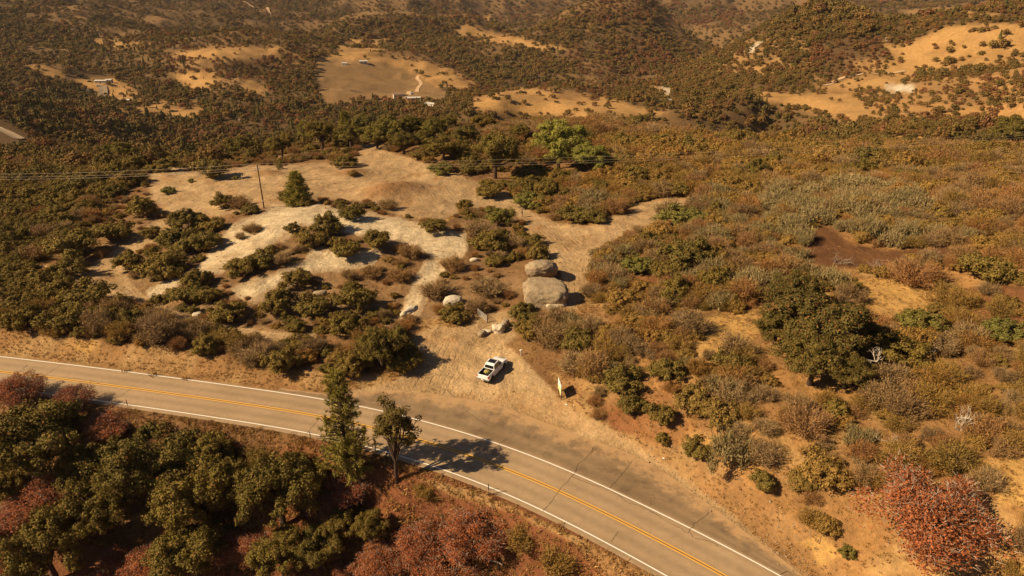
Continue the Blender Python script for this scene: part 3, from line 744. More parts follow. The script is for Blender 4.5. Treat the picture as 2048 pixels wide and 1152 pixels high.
PR = {
    'green': [shrub_green(100 + i, ML_green) for i in range(6)],
    'yellow': [shrub_green(120 + i, ML_yellow, 58, 112, .042, .6, .32) for i in range(4)],
    'light': [shrub_green(140 + i, ML_light, 58, 110, .044, .7, .4) for i in range(2)],
    'sage': [shrub_sage(160 + i, ML_sage) for i in range(3)],
    'dry': [shrub_dry(180 + i, ML_dry) for i in range(5)],
    'dryred': [shrub_dry(200 + i, ML_dryred) for i in range(3)],
    'olivebrush': [shrub_dry(215 + i, ML_yellow, 3000, .75) for i in range(3)],
    'oak': [tree_oak(220 + i, ML_oak) for i in range(5)],
    'willow': [tree_oak(241, ML_willow, 130, 200, .026, 1.0, .35, .80, None, .12, .95)],
    'thin': [tree_oak(251, ML_dark, 75, 100, .030, .95, .95, 2.2, None, .22, 1.5)],
    'darkoak': [tree_oak(236 + i, ML_dark) for i in range(3)],
    'lightoak': [tree_oak(232 + i, ML_mid) for i in range(2)],
    'rust': [tree_buckeye(260 + i, ML_rust) for i in range(3)],
    'pine': [tree_pine(280, ML_pine, 2.5, 26, 9, .14, 1.0, 28, .74, .06, 1.0)],
    'densepine': [tree_pine(285, ML_pine, 2.5, 15, 11, .06, .85, 24, 1.0, .15, .95), tree_pine(286, ML_pine, 2.7, 15, 10, .08, .85, 22, 1.0, .15, .9)],
    'snag': [snag(300), snag(301, 5)],
    'redsnag': [snag(303, 9, 1.0, M_twig, .1)],
    'faroak': [far_tree(320 + i, ML_far) for i in range(4)],
    'midoak': [far_tree(360 + i, ML_far, 1700, .8, False, .062, 46, (.13, .27)) for i in range(4)],
    'farred': [far_tree(330 + i, ML_farred) for i in range(2)],
    'farpine': [far_tree(340 + i, ML_farpine, 420, 1, True) for i in range(2)],
    'tuft': [grass_tuft(350 + i, ML_grass) for i in range(3)],
}
ONE_MESH = {'sage', 'snag', 'redsnag', 'midoak', 'faroak', 'farred', 'farpine', 'tuft'}
def plant(kind, var, loc, rz, sc, name, label, cat, group=None, single=False):
    pr = PR[kind][var % len(PR[kind])]
    sc = tuple(sc) if hasattr(sc, '__len__') else (sc, sc, sc)
    if kind in ONE_MESH or single:
        o = link(name, pr[0][1], label=label, cat=cat, group=group); o.location = loc; o.rotation_euler = (0, 0, rz); o.scale = sc
        return o
    o = empty(name, loc, rz, sc); tag(o, label, cat, group)
    for pn, me in pr: link(pn, me, o)
    return o
# ------------------------------------------------------------------ plants one can point at
KC = dict(darkoak=.84, lightoak=.84, green=.45, yellow=.35, light=.4, sage=.4, dry=.4, dryred=.4, olivebrush=.4, oak=.84, willow=.8, rust=.6, thin=2.1, snag=.3, redsnag=.2, densepine=1.2, faroak=.6, farred=.6, farpine=1.2)
NM = dict(darkoak=('oak_tree', 'tree'), lightoak=('oak_tree', 'tree'), green=('manzanita_shrub', 'shrub'), yellow=('chamise_shrub', 'shrub'), light=('bright_green_shrub', 'shrub'), sage=('sagebrush', 'shrub'), dry=('dry_shrub', 'dry shrub'), dryred=('dry_shrub', 'dry shrub'),
          olivebrush=('chamise_shrub', 'shrub'), oak=('oak_tree', 'tree'), willow=('willow_tree', 'tree'), rust=('buckeye_tree', 'tree'), thin=('thin_tree', 'tree'), snag=('dead_branches', 'dead wood'),
          redsnag=('brush_pile', 'brush pile'), densepine=('pine_tree', 'pine tree'), faroak=('far_oak_tree', 'tree'), farred=('far_red_tree', 'tree'), farpine=('far_conifer', 'tree'))
def spot(u, v, rpx, kind):
    p, k = hit(u, v, rel=KC[kind] * rpx / FPX)
    return p, rpx * k / FPX, k
HAND = [
 # kind, u, v of the crown's centre, radius in photograph pixels, height factor, label
 ('green', 280, 418, 40, 1.0, 'large round dark shrub alone left of the sandy clearing, above the dirt track'),
 ('green', 222, 463, 40, 1.0, 'round dark shrub left of the dirt track, below the largest lone shrub'),
 ('green', 140, 492, 58, .9, 'broad low dark shrub beside the left end of the dirt track'),
 ('green', 255, 522, 34, .9, 'small half of the shrub pair inside the bend of the left dirt track'),
 ('green', 322, 530, 50, .85, 'wider half of the shrub pair inside the bend of the left dirt track'),
 ('green', 300, 466, 22, 1.0, 'small shrub between the lone round shrub and the long shrub clump'),
 ('green', 370, 440, 42, .9, 'upper left shrub of the long clump on the pale slope left of the utility pole'),
 ('green', 420, 447, 32, .8, 'upper right shrub of the long clump on the pale slope left of the utility pole'),
 ('green', 360, 478, 48, .85, 'lower left shrub of the long clump on the pale slope'),
 ('green', 410, 480, 38, .85, 'lower right shrub of the long clump on the pale slope, with a shadow on sand'),
 ('green', 450, 403, 28, 1.0, 'dark shrub left of the foot of the utility pole'),
 ('dry', 480, 404, 28, 1.0, 'twiggy brown shrub between the dark shrub and the foot of the utility pole'),
 ('green', 500, 418, 22, .8, 'low shrub touching the foot of the utility pole'),
 ('dry', 505, 455, 24, .8, 'small twiggy shrub alone on the bare pale granite slope'),
 ('dry', 480, 470, 16, .7, 'smallest twiggy shrub on the bare pale granite slope, beside a larger twiggy one'),
 ('green', 703, 425, 31, .95, 'round shrub standing alone on the crest of the pale granite slab'),
 ('green', 650, 452, 34, 1.1, 'tall upper half of the dark clump below the crest of the granite slab'),
 ('green', 622, 475, 34, .9, 'lower left half of the dark clump below the crest of the granite slab'),
 ('green', 585, 455, 18, .9, 'small shrub left of the dark clump below the granite crest'),
 ('green', 690, 497, 36, .9, 'round shrub with a dark shadow, below and right of the dark clump'),
 ('green', 755, 480, 31, 1.0, 'round reddish-topped shrub right of the middle of the granite slab'),
 ('dry', 778, 408, 26, .9, 'thin shrub on the brown mound in the sandy clearing'),
 ('dry', 820, 502, 32, .9, 'twiggy shrub at the right end of the granite slab'),
 ('green', 865, 448, 30, .75, 'low green shrub among rocks at the right end of the granite crest'),
 ('green', 390, 560, 36, .95, 'top shrub of the three-shrub clump left of the dirt fork'),
 ('green', 372, 588, 38, .9, 'lower shrub of the clump at the tip of the granite slab'),
 ('green', 412, 590, 30, .9, 'right shrub of the clump at the tip of the granite slab, in its own shadow'),
 ('green', 316, 598, 22, .8, 'small shrub at the tip of the granite slab beside the dirt track'),
 ('green', 458, 624, 42, .95, 'round shrub with a black shadow above the lower dirt track'),
 ('green', 135, 538, 36, 1.0, 'upright shrub beside the dirt track left of its bend'),
 ('dry', 172, 527, 12, 1.0, 'tiny bush on the sand left of the track bend'),
 ('green', 165, 592, 62, .85, 'biggest olive shrub on the roadside bank left of the dirt track'),
 ('green', 480, 533, 40, .85, 'left shrub of the long clump on the lower slope of the granite slab'),
 ('green', 520, 522, 34, .95, 'middle shrub of the long clump on the lower slope of the granite slab'),
 ('dry', 566, 515, 28, .9, 'right, twiggy shrub of the long clump on the lower slope of the granite slab'),
 ('green', 592, 556, 36, .9, 'round shrub above the cluster in the middle of the brush'),
 ('green', 560, 602, 46, .9, 'left shrub of the large cluster above the roadside thicket'),
 ('green', 622, 612, 42, .9, 'middle shrub of the large cluster above the roadside thicket'),
 ('green', 708, 600, 44, 1.0, 'tallest round shrub right of the large cluster above the roadside thicket'),
 ('green', 690, 645, 42, .9, 'shrub in front of the tallest round shrub above the thicket'),
 ('dry', 742, 545, 26, .9, 'dry bush in the middle of the brush left of the rocky gully'),
 ('dry', 800, 548, 30, .9, 'dry bush beside the head of the rocky gully'),
 ('dry', 700, 548, 24, .8, 'dry bush below the shrub with the dark shadow on the slab'),
 ('green', 930, 410, 19, 1.0, 'small round shrub alone where the sand tracks meet'),
 ('light', 1000, 432, 36, .9, 'yellow-green shrub left of the standing person'),
 ('dry', 955, 458, 38, .9, 'dry bush left of the yellow-green shrub'),
 ('green', 975, 478, 40, .75, 'dark shrub in front of the yellow-green shrub'),
 ('dry', 1030, 482, 28, .8, 'dry bush right of the dark shrub, by the sand track'),
 ('dry', 905, 528, 34, .9, 'dry bush with pale rocks around it above the two boulders'),
 ('green', 988, 520, 24, .8, 'small green bush up-slope left of the upper boulder'),
 ('dry', 870, 578, 42, .8, 'wide dry bush right of the rocky gully'),
 ('dry', 975, 570, 44, .8, 'wide dry bush left of the upper boulder'),
 ('dry', 955, 612, 32, .9, 'dry bush behind the pale metal gate'),
 ('green', 910, 625, 34, .8, 'shrub in front of the grey rock left of the gate'),
 ('green', 1040, 622, 34, .85, 'green shrub over pale dead stems, in front of the lower boulder'),
 ('green', 1150, 428, 34, .8, 'left shrub of the group right of the standing person'),
 ('green', 1188, 430, 30, .75, 'right shrub of the group right of the standing person, its shadow on the sand'),
 ('dry', 1115, 418, 26, .9, 'brown bush at the left of the group right of the standing person'),
 ('light', 1058, 398, 38, .65, 'low bright green shrub above the standing person'),
 ('yellow', 1085, 402, 30, .8, 'olive shrub touching the low bright green shrub'),
 ('green', 1098, 368, 20, .9, 'small dark round shrub below the bright willow'),
 ('green', 978, 378, 34, .8, 'dark dense shrub below the wide oak left of the willow'),
 ('light', 882, 336, 30, .7, 'bluish-green low shrub at the right edge of the upper clearing'),
 ('yellow', 858, 318, 16, .9, 'yellowish bush at the right edge of the dirt track leaving the clearing'),
 ('green', 688, 322, 28, .8, 'dark shrub at the back edge of the clearing'),
 ('yellow', 705, 345, 14, .7, 'yellow bush on top of the brown mound at the back of the clearing'),
 ('light', 336, 380, 17, .7, 'largest of the small green bushes on the sand near the left clearing edge'),
 ('light', 383, 362, 8, 1.0, 'tiny green bush on the sand between the largest small bush and the pole'),
 ('light', 470, 357, 7, 1.1, 'tiniest green bush on the open sand left of the utility pole'),
 ('light', 559, 336, 8, 1.2, 'tiny green bush behind the utility pole'),
 ('green', 612, 404, 18, .7, 'small shrub at the foot of the dense pine'),
 ('green', 577, 392, 24, .9, 'shrub against the left side of the dense pine'),
 ('green', 330, 325, 40, .6, 'dark shrub at the back left corner of the clearing'), ('green', 420, 335, 42, .9, 'dark tall shrub mass behind the clearing, left of the pole'),
 ('green', 1158, 682, 38, .95, 'yellow-olive knobbly shrub right of the pickup, above the sign'),
 ('dry', 1100, 672, 46, .9, 'brown bush between the gate rocks and the knobbly shrub'),
 ('sage', 1150, 640, 24, 1.0, 'grey-green bush below the shadow of the lower boulder'),
 ('green', 1248, 762, 46, .95, 'upper big shrub right of the sign'),
 ('green', 1262, 808, 34, .9, 'lower big shrub right of the sign'),
 ('green', 1320, 832, 32, 1.1, 'egg-shaped shrub between the big shrubs right of the sign and the widest shrub'),
 ('yellow', 1390, 795, 48, 1.0, 'upper part of the widest knobbly shrub on the right hillside'),
 ('yellow', 1440, 825, 50, .95, 'lower part of the widest knobbly shrub on the right hillside'),
 ('green', 1340, 735, 44, .8, 'greyish shrub up-slope of the egg-shaped shrub'),
 ('green', 1395, 893, 34, .8, 'dark bush in the pale bare patch by the road bend'),
 ('green', 1325, 875, 22, .8, 'small bush under the egg-shaped shrub'),
 ('dry', 1530, 905, 44, .9, 'brown bush up-slope of the road bend right of the pale bare patch'),
 ('light', 1693, 1105, 20, 1.0, 'vivid green little bush near the bottom, left of the red tree'),
 ('green', 1370, 505, 62, .8, 'dark broad shrub on the right hillside nearest to the sand track'),
 ('light', 1370, 425, 60, .55, 'green shrub band at the end of the right sand track'), ('light', 1270, 530, 44, .7, 'green shrub right of the sand track, level with the upper boulder'),
 ('yellow', 1250, 595, 42, .9, 'grey-olive shrub right of the lower boulder\'s shadow'),
 ('light', 1850, 645, 58, .65, 'bright green shrub right of the big oak\'s shadow'),
 ('yellow', 1925, 625, 34, .8, 'grey-green bush behind the bright green shrub right of the big oak'),
 ('light', 2020, 662, 52, .7, 'bright green shrub at the right edge of the photograph'),
 ('yellow', 1822, 752, 36, .8, 'olive bush below the big oak\'s shadow'),
 ('green', 1800, 700, 60, .8, 'dark shrub inside the big oak\'s shadow'),
 ('dryred', 1835, 545, 62, .8, 'orange-tan broad bush right of the yellow grass'),
 ('green', 1975, 535, 58, .9, 'dark shrubby tree at the right edge beside the orange-tan bush'),
 ('sage', 1700, 455, 24, 1.1, 'first grey-green broom bush from the left beside the graded plot'),
 ('sage', 1752, 462, 34, 1.1, 'biggest grey-green broom bush beside the graded plot'),
 ('sage', 1820, 468, 28, 1.2, 'grey-green broom bush at the middle edge of the graded plot'),
 ('sage', 1875, 465, 26, 1.1, 'grey-green broom bush near the right end of the graded plot'),
 ('sage', 1945, 470, 20, 1.1, 'grey-green broom bush right of the graded plot'),
 ('dryred', 1697, 437, 22, .8, 'orange dead bush among the grey-green broom bushes'),
 ('dryred', 1593, 495, 24, .6, 'dark reddish brush heap at the left tip of the graded plot'),
 ('redsnag', 1680, 520, 26, .8, 'heap of cut pale red branches below the graded plot'),
 ('redsnag', 1760, 530, 26, .8, 'heap of cut brown branches below the graded plot, right of the pale red heap'),
 ('snag', 1925, 850, 46, 1.3, 'bleached dead branches sticking up above the red tree'),
 ('snag', 1785, 880, 30, .6, 'grey dead twigs up-slope left of the red tree'),
 ('snag', 1435, 462, 18, .5, 'bleached fallen branch in the brush right of the sand track end'),
 ('snag', 1980, 385, 34, .5, 'bleached fallen branches at the upper right edge'),
 ('snag', 1030, 650, 18, .9, 'pale dead stems leaning out of the shrub at the gate rocks'),
 # trees
 ('willow', 1120, 290, 60, 1.0, 'bright yellow-green willow standing behind the clearing'),
 ('willow', 1182, 314, 44, .85, 'lower right crown beside the bright yellow-green willow'),
 ('oak', 990, 312, 54, 1.1, 'wide dark oak left of the bright willow'),
 ('oak', 885, 290, 38, 0.8, 'dark round oak behind the dirt track leaving the clearing'),
 ('oak', 1275, 238, 24, 0.8, 'round green oak on the far lip of the plateau right of the willow'),
 ('oak', 640, 262, 44, 0.9, 'broad oak behind the clearing, left of the conical pine'),
 ('darkoak', 1722, 668, 62, .9, 'right crown of the huge oak group beside its shadow'), ('darkoak', 1555, 650, 52, .9, 'left low crown of the huge oak group'), ('darkoak', 1700, 738, 56, .8, 'lower right crown at the front of the huge oak group'),
 ('darkoak', 1650, 632, 112, .8, 'huge spreading oak with bare white limbs on the right hillside'),
 ('darkoak', 1590, 588, 68, .95, 'upper left crown of the huge oak group on the right hillside'),
 ('darkoak', 1632, 708, 84, .8, 'low front crown of the huge oak group on the right hillside'),
 ('lightoak', 2025, 262, 50, .9, 'yellow-green tree at the right edge below the golden hill'),
 ('lightoak', 820, 250, 36, .9, 'light green tree right of the middle of the row behind the clearing'), ('lightoak', 752, 266, 38, .8, 'lower light green tree in front of the row behind the clearing'), ('lightoak', 845, 272, 28, .8, 'light bushy tree at the right of the row, by the dirt track'),
 ('lightoak', 700, 268, 34, .95, 'green tree just right of the conical pine, in front of its row'), ('oak', 805, 282, 32, 0.9, 'dark tree in front of the light green row behind the clearing'), ('lightoak', 868, 256, 32, .95, 'green tree between the light row and the round oak by the dirt track'), ('oak', 930, 272, 34, 0.95, 'dark oak left of the wide oak near the willow'), ('oak', 560, 285, 34, 0.9, 'bushy oak left of the rounder conifer behind the clearing'), ('lightoak', 480, 290, 32, .9, 'green bushy tree above and left of the power pole'), ('oak', 1040, 262, 24, 0.9, 'small oak behind and left of the willow'),
 ('lightoak', 780, 250, 46, .8, 'light green tree of the row behind the clearing'),
 ('lightoak', 725, 245, 30, .9, 'tree right of the conical pine behind the clearing'),
 ('oak', 895, 240, 28, 0.8, 'tree at the right end of the row behind the clearing'), ('oak', 965, 242, 26, 0.9, 'small oak on the lip of the plateau before the golden knoll'),
 ('lightoak', 240, 300, 42, .8, 'lighter green oak on the slope behind the power lines'),
 ('oak', 480, 956, 65, 0.95, 'oak close to the road shoulder left of the slender oak'), ('oak', 180, 931, 69, 0.95, 'oak between the left edge oak and the dense oak'), ('oak', 20, 966, 69, 0.95, 'oak in shade at the left edge below the largest edge oak'), ('oak', 680, 1045, 49, 0.95, 'small oak in shade right of the grove'), 
 ('oak', 75, 876, 116, 0.95, 'oak at the left edge just below the road'),
 ('oak', 300, 931, 102, 0.95, 'dense oak second from the left below the road'),
 ('oak', 400, 921, 71, 0.95, 'oak beside the road shoulder, behind the dense oak'),
 ('oak', 395, 1000, 96, 1.12, 'yellowish oak in the middle of the lower left grove'),
 ('oak', 560, 1000, 88, 1.25, 'oak left of the tall pine\'s foot, lower in the grove'),
 ('oak', 595, 941, 50, 0.95, 'slender oak between the road and the tall pine'),
 ('oak', 205, 1015, 74, 1.12, 'pale round oak in the lower left grove'),
 ('oak', 95, 1110, 87, 1.25, 'oak in the bottom left corner'),
 ('oak', 380, 1105, 93, 0.95, 'oak at the bottom edge, left of the middle of the grove'),
 ('oak', 560, 1110, 63, 1.12, 'greyish oak at the bottom edge below the grove'),
 ('oak', 742, 1062, 42, 1.25, 'small round oak between the rust-coloured trees'),
 ('oak', 635, 1100, 59, 0.95, 'oak at the bottom left of the rust-coloured trees'),
 ('rust', 90, 1000, 92, .9, 'dark rust tree in the shade of the left-edge oak'),
 ('rust', 40, 780, 58, .9, 'red-leaved crown at the left edge against the road'),
 ('rust', 150, 800, 46, .9, 'small red-leaved crown against the lower road line'),
 ('rust', 845, 1088, 69, .95, 'rust tree left of the widest rust tree below the road'),
 ('rust', 955, 1073, 84, .95, 'widest rust tree below the road'),
 ('rust', 900, 1163, 76, .9, 'rust tree at the bottom edge below the road bend'),
 ('rust', 700, 975, 56, .8, 'rust tree at the foot of the tall pine'),
 ('rust', 300, 1120, 60, .8, 'rust tree at the bottom edge between two oaks'),
 ('rust', 480, 1090, 60, .7, 'shaded rust tree between the oaks at the bottom'), ('rust', 760, 1120, 60, .8, 'rust tree at the bottom edge right of the small round oak'),
 ('rust', 650, 1010, 48, .8, 'rust tree in the shade right of the grove'),
 ('rust', 1858, 1028, 138, .85, 'bright orange-red spreading tree at the lower right'),
 ('olivebrush', 1040, 1075, 44, 1.1, 'olive-brown brush right of the widest rust tree'),
 ('olivebrush', 1115, 1122, 62, .9, 'large olive-brown brush at the bottom edge below the road bend'),
 ('olivebrush', 850, 978, 34, .7, 'pale brush at the top of the rust trees beside the tree shadow'),
 ('olivebrush', 520, 905, 36, .8, 'brush beside the road shoulder right of the oaks'),
]
HPOS = []; COUNT = {}
for i, (kind, u, v, rp, hf, lb) in enumerate(HAND):
    p, R_, k = spot(u, v, rp, kind)
    if kind in ('green', 'yellow', 'light'): R_ *= .96
    p[2] = float(height(p[0], p[1]))
    name, cat = NM[kind]
    pass
    o = plant(kind, i, tuple(p), random.uniform(0, 6.28), (R_, R_, R_ * hf), name, lb, cat)
    HPOS.append((p[0], p[1], R_ * (.8 if kind != 'snag' else .2))); COUNT[name] = COUNT.get(name, 0) + 1
def base_plant(kind, u, vb, vt, rpx, name, label, cat, var=0, zoff=0.0, hfac=None):
    """base and top pixel given"""
    p, k = hit(u, vb); p[2] = float(height(p[0], p[1]))
    D = math.hypot(p[0], p[1]); t_ = ray(u, vt); ztop = CAM_H + t_[2] * D / math.hypot(t_[0], t_[1])
    H_ = ztop - p[2]; R_ = rpx * k / FPX
    me = PR[kind][var][0][1]; co = np.empty(len(me.vertices) * 3, np.float32); me.vertices.foreach_get('co', co); hz = co[2::3].max()
    o = plant(kind, var, tuple(p), random.uniform(0, 6.28), (R_, R_, H_ / hz), name, label, cat)
    HPOS.append((p[0], p[1], R_ * .5)); return o, p, R_, H_
base_plant('pine', 697, 968, 732, 76, 'tall_pine', 'tall slender pine standing below the road and crossing it in view', 'pine tree')
base_plant('thin', 794, 962, 796, 56, 'thin_tree', 'thin dark-crowned tree beside the road casting the shadow on the asphalt', 'tree')
base_plant('densepine', 598, 410, 337, 38, 'dense_pine', 'dense young pine on the crest right of the utility pole', 'pine tree', 0)
base_plant('densepine', 694, 290, 218, 26, 'dense_pine', 'conical dark pine behind the back of the clearing', 'pine tree', 1)
base_plant('densepine', 612, 300, 238, 26, 'dense_pine', 'rounder dark conifer left of the conical pine behind the clearing', 'pine tree', 0)
base_plant('oak', 765, 735, 652, 50.0, 'oak_tree', 'reddish dark oak at the left corner of the pull-out with a long shadow', 'tree', 1)
# bare white limbs hanging in the front of the huge oak
for (u, v, lb) in [(1668, 660, 'white bare limb in the middle of the huge oak'), (1605, 670, 'white bare limb at the left of the huge oak'), (1735, 690, 'pale bare twigs at the right of the huge oak'), (1870, 705, 'grey twigs at the tip of the huge oak\'s shadow')]:
    p, k = hit(u, v, 3.6 if u != 1870 else .6)
    p[2] = float(height(p[0], p[1])) + (2.9 if u != 1870 else .1)
    plant('snag', 1, (p[0], p[1] - (2.6 if u != 1870 else 0), p[2]), random.uniform(0, 6), (1.7, 1.7, 1.7), 'bare_limb', lb, 'dead wood')
HP = np.array(HPOS)

# ------------------------------------------------------------------ instanced stuff
def stuff(name, label, pts, rot, scl, pid, protos):
    m = bpy.data.meshes.new(name); n = len(pts)
    m.vertices.add(n); m.vertices.foreach_set('co', np.ascontiguousarray(pts, np.float32).ravel())
    for nm, ty, arr in (('rot', 'FLOAT_VECTOR', rot), ('scl', 'FLOAT_VECTOR', scl)):
        a = m.attributes.new(nm, ty, 'POINT'); a.data.foreach_set('vector', np.ascontiguousarray(arr, np.float32).ravel())
    a = m.attributes.new('pid', 'INT', 'POINT'); a.data.foreach_set('value', np.ascontiguousarray(pid, np.int32))
    o = link(name, m, label=label, kind='stuff')
    g = bpy.data.node_groups.new(name, 'GeometryNodeTree')
    g.interface.new_socket('Geometry', in_out='INPUT', socket_type='NodeSocketGeometry'); g.interface.new_socket('Geometry', in_out='OUTPUT', socket_type='NodeSocketGeometry')
    gi = g.nodes.new('NodeGroupInput'); go = g.nodes.new('NodeGroupOutput')
    iop = g.nodes.new('GeometryNodeInstanceOnPoints'); jn = g.nodes.new('GeometryNodeJoinGeometry')
    for po in protos:
        oi = g.nodes.new('GeometryNodeObjectInfo'); oi.transform_space = 'ORIGINAL'; oi.inputs['Object'].default_value = po; oi.inputs['As Instance'].default_value = True
        g.links.new(oi.outputs['Geometry'], jn.inputs[0])
    def na_(nm, ty):
        q = g.nodes.new('GeometryNodeInputNamedAttribute'); q.data_type = ty; q.inputs['Name'].default_value = nm; return q.outputs[0]
    g.links.new(gi.outputs[0], iop.inputs['Points']); g.links.new(jn.outputs[0], iop.inputs['Instance'])
    iop.inputs['Pick Instance'].default_value = True
    g.links.new(na_('pid', 'INT'), iop.inputs['Instance Index']); g.links.new(na_('rot', 'FLOAT_VECTOR'), iop.inputs['Rotation']); g.links.new(na_('scl', 'FLOAT_VECTOR'), iop.inputs['Scale'])
    g.links.new(iop.outputs[0], go.inputs[0])
    md = o.modifiers.new('scatter', 'NODES'); md.node_group = g
    return o
def scatter(r0, r1, s, amax=44.0):
    """jittered points over the wedge in view and a little beyond, density even in plan"""
    X = np.arange(-r1, r1, s); Y = np.arange(0, r1, s); gx_, gy_ = np.meshgrid(X, Y)
    gx_ = gx_ + (np.arange(gx_.shape[0]) % 2)[:, None] * s * .5
    x = gx_.ravel() + rng.uniform(-.42, .42, gx_.size) * s; y = gy_.ravel() + rng.uniform(-.42, .42, gx_.size) * s
    r = np.hypot(x, y); a = np.degrees(np.arctan2(x, y))
    m = (r > r0) & (r < r1) & (np.abs(a) < amax)
    return x[m], y[m]
def slope_ok(x, y): return np.ones(len(x), bool)
def off_road(x, y, mrg):
    d, s = seg_dist(x, y, cen_c)
    d2, _ = seg_dist(x, y, resample(apron_edge, 50)); ins = inside(x, y, ap_poly_w)
    return (d > HW + .6 + mrg) & (d2 > mrg) & ~ins, s

# near scrub
x, y = scatter(38, 335, 2.05, 62)
z = height(x, y)
zn, U, V, r = zones(x, y, z)
ok, side = off_road(x, y, 2.2)
hd = np.full(x.shape, 9e9)
for hx, hy, hr in HP: hd = np.minimum(hd, np.hypot(x - hx, y - hy) - hr)
dn = .5 + .9 * fbm(x / 11, y / 11, 301, 3)          # clumps and openings
dn2 = .5 + .9 * fbm(x / 5, y / 5, 302, 3)
Rr = 1.0 + 1.5 * rng.random(len(x)) ** 1.6
kinds = ['green', 'dry', 'dryred', 'yellow', 'sage', 'olivebrush', 'light', 'rust']
W = np.zeros((len(x), len(kinds))); dens = np.full(x.shape, .85)
def setw(m, ww, d=None, dens_=None):
    W[m] = 0
    for k_, q in ww.items(): W[m, kinds.index(k_)] = q
    if dens_ is not None: dens[m] = dens_ if not hasattr(dens_, '__len__') else dens_[m]
T_ = np.ones(x.shape, bool)
setw(T_, dict(green=.4, dry=.4, yellow=.2))
setw((U < 1100) & (V >= 0), dict(green=.68, dry=.27, olivebrush=.05), dens_=.85)
setw((V < 345) & (U > 560) & (U < 1300), dict(green=.34, dry=.30, dryred=.2, olivebrush=.16), dens_=.8)
setw((V < 290) & (U > 820), dict(dryred=.42, dry=.3, yellow=.16, olivebrush=.12), dens_=.85)
Rr[(V < 440) & (U >= 1180)] *= 1.25
setw((V < 600) & (U >= 1180) & (V > 285), dict(yellow=.60, green=.08, dryred=.06, dry=.10, olivebrush=.22), dens_=.85)
Rr[(U >= 1080) & (side > 0)] *= 1.3
setw((V > 395) & (U >= 1080), dict(dry=.34, dryred=.14, sage=.14, olivebrush=.24, yellow=.10, green=.04), dens_=np.clip(.65 + .6 * dn, .6, .98))
setw((V > 370) & (V < 500) & (U > 1520) & (U < 2000), dict(sage=.42, dry=.20, yellow=.26, olivebrush=.12), dens_=.85)
setw((V > 700) & (U >= 1080) & (side > 0), dict(dry=.54, dryred=.08, sage=.06, olivebrush=.24, yellow=.04, green=.04), dens_=np.clip(.6 + .6 * dn, .55, .97))
setw((U > 1850) & (V > 330) & (V < 1200) & (side > 0), dict(dryred=.35, olivebrush=.4, dry=.25), dens_=np.clip(.3 + .8 * dn, .2, .9))
inter = zn['inter'] > .5
setw(inter, dict(green=.22, dry=.63, olivebrush=.15), dens_=np.clip(.12 + .95 * dn, .14, .7)); Rr[inter] *= .74
band = (U < 830) & (V > 618) & (side > 0)
setw(band, dict(green=.30, dry=.5, olivebrush=.2), dens_=.95)
Rr[(side > 0) & ~inter & (U < 1100)] *= 1.12
Rr[(side > 0) & ~inter & (U < 340) & (V > 300)] *= 1.25
south_ = (side < 0)
setw(south_, dict(rust=.50, dry=.12, dryred=.18, green=.20), dens_=.8); Rr[south_] *= 1.15
dens[south_ & (U > 900)] = .10; dens[south_ & (U > 740) & (V < 1010)] *= .15
bare = np.maximum.reduce([zn['sand'], zn['rock'], zn['till']])
dens = dens * (1 - np.clip(bare * 3, 0, 1))
dens = dens * (1 - .96 * zn['bank']) * (1 - .93 * zn['gold']) * (1 - .6 * zn['red'])
dens[(side > 0) & ~ok] = 0; dens[~ok] = 0
# nothing tall close under the camera or in front of the road
drd, _ = seg_dist(x, y, cen_c)
dens[south_ & (drd < 9)] *= .3
dens[hd < Rr * .45] = 0
dens[np.hypot(x - atz(985, 745)[0], y - atz(985, 745)[1]) < 9] = 0
dens[(U > 1500) & (U < 1760) & (V > 530) & (V < 760)] *= .45
keepout = [(1042, 432, 5), (1122, 800, 3.0), (1090, 600, 6), (1075, 545, 6.5), (1060, 560, 5), (965, 655, 3.5), (528, 416, 3)]
for ku, kv, kr in keepout:
    q = hit(ku, kv)[0]; dens[np.hypot(x - q[0], y - q[1]) < kr] = 0
take = rng.random(len(x)) < dens
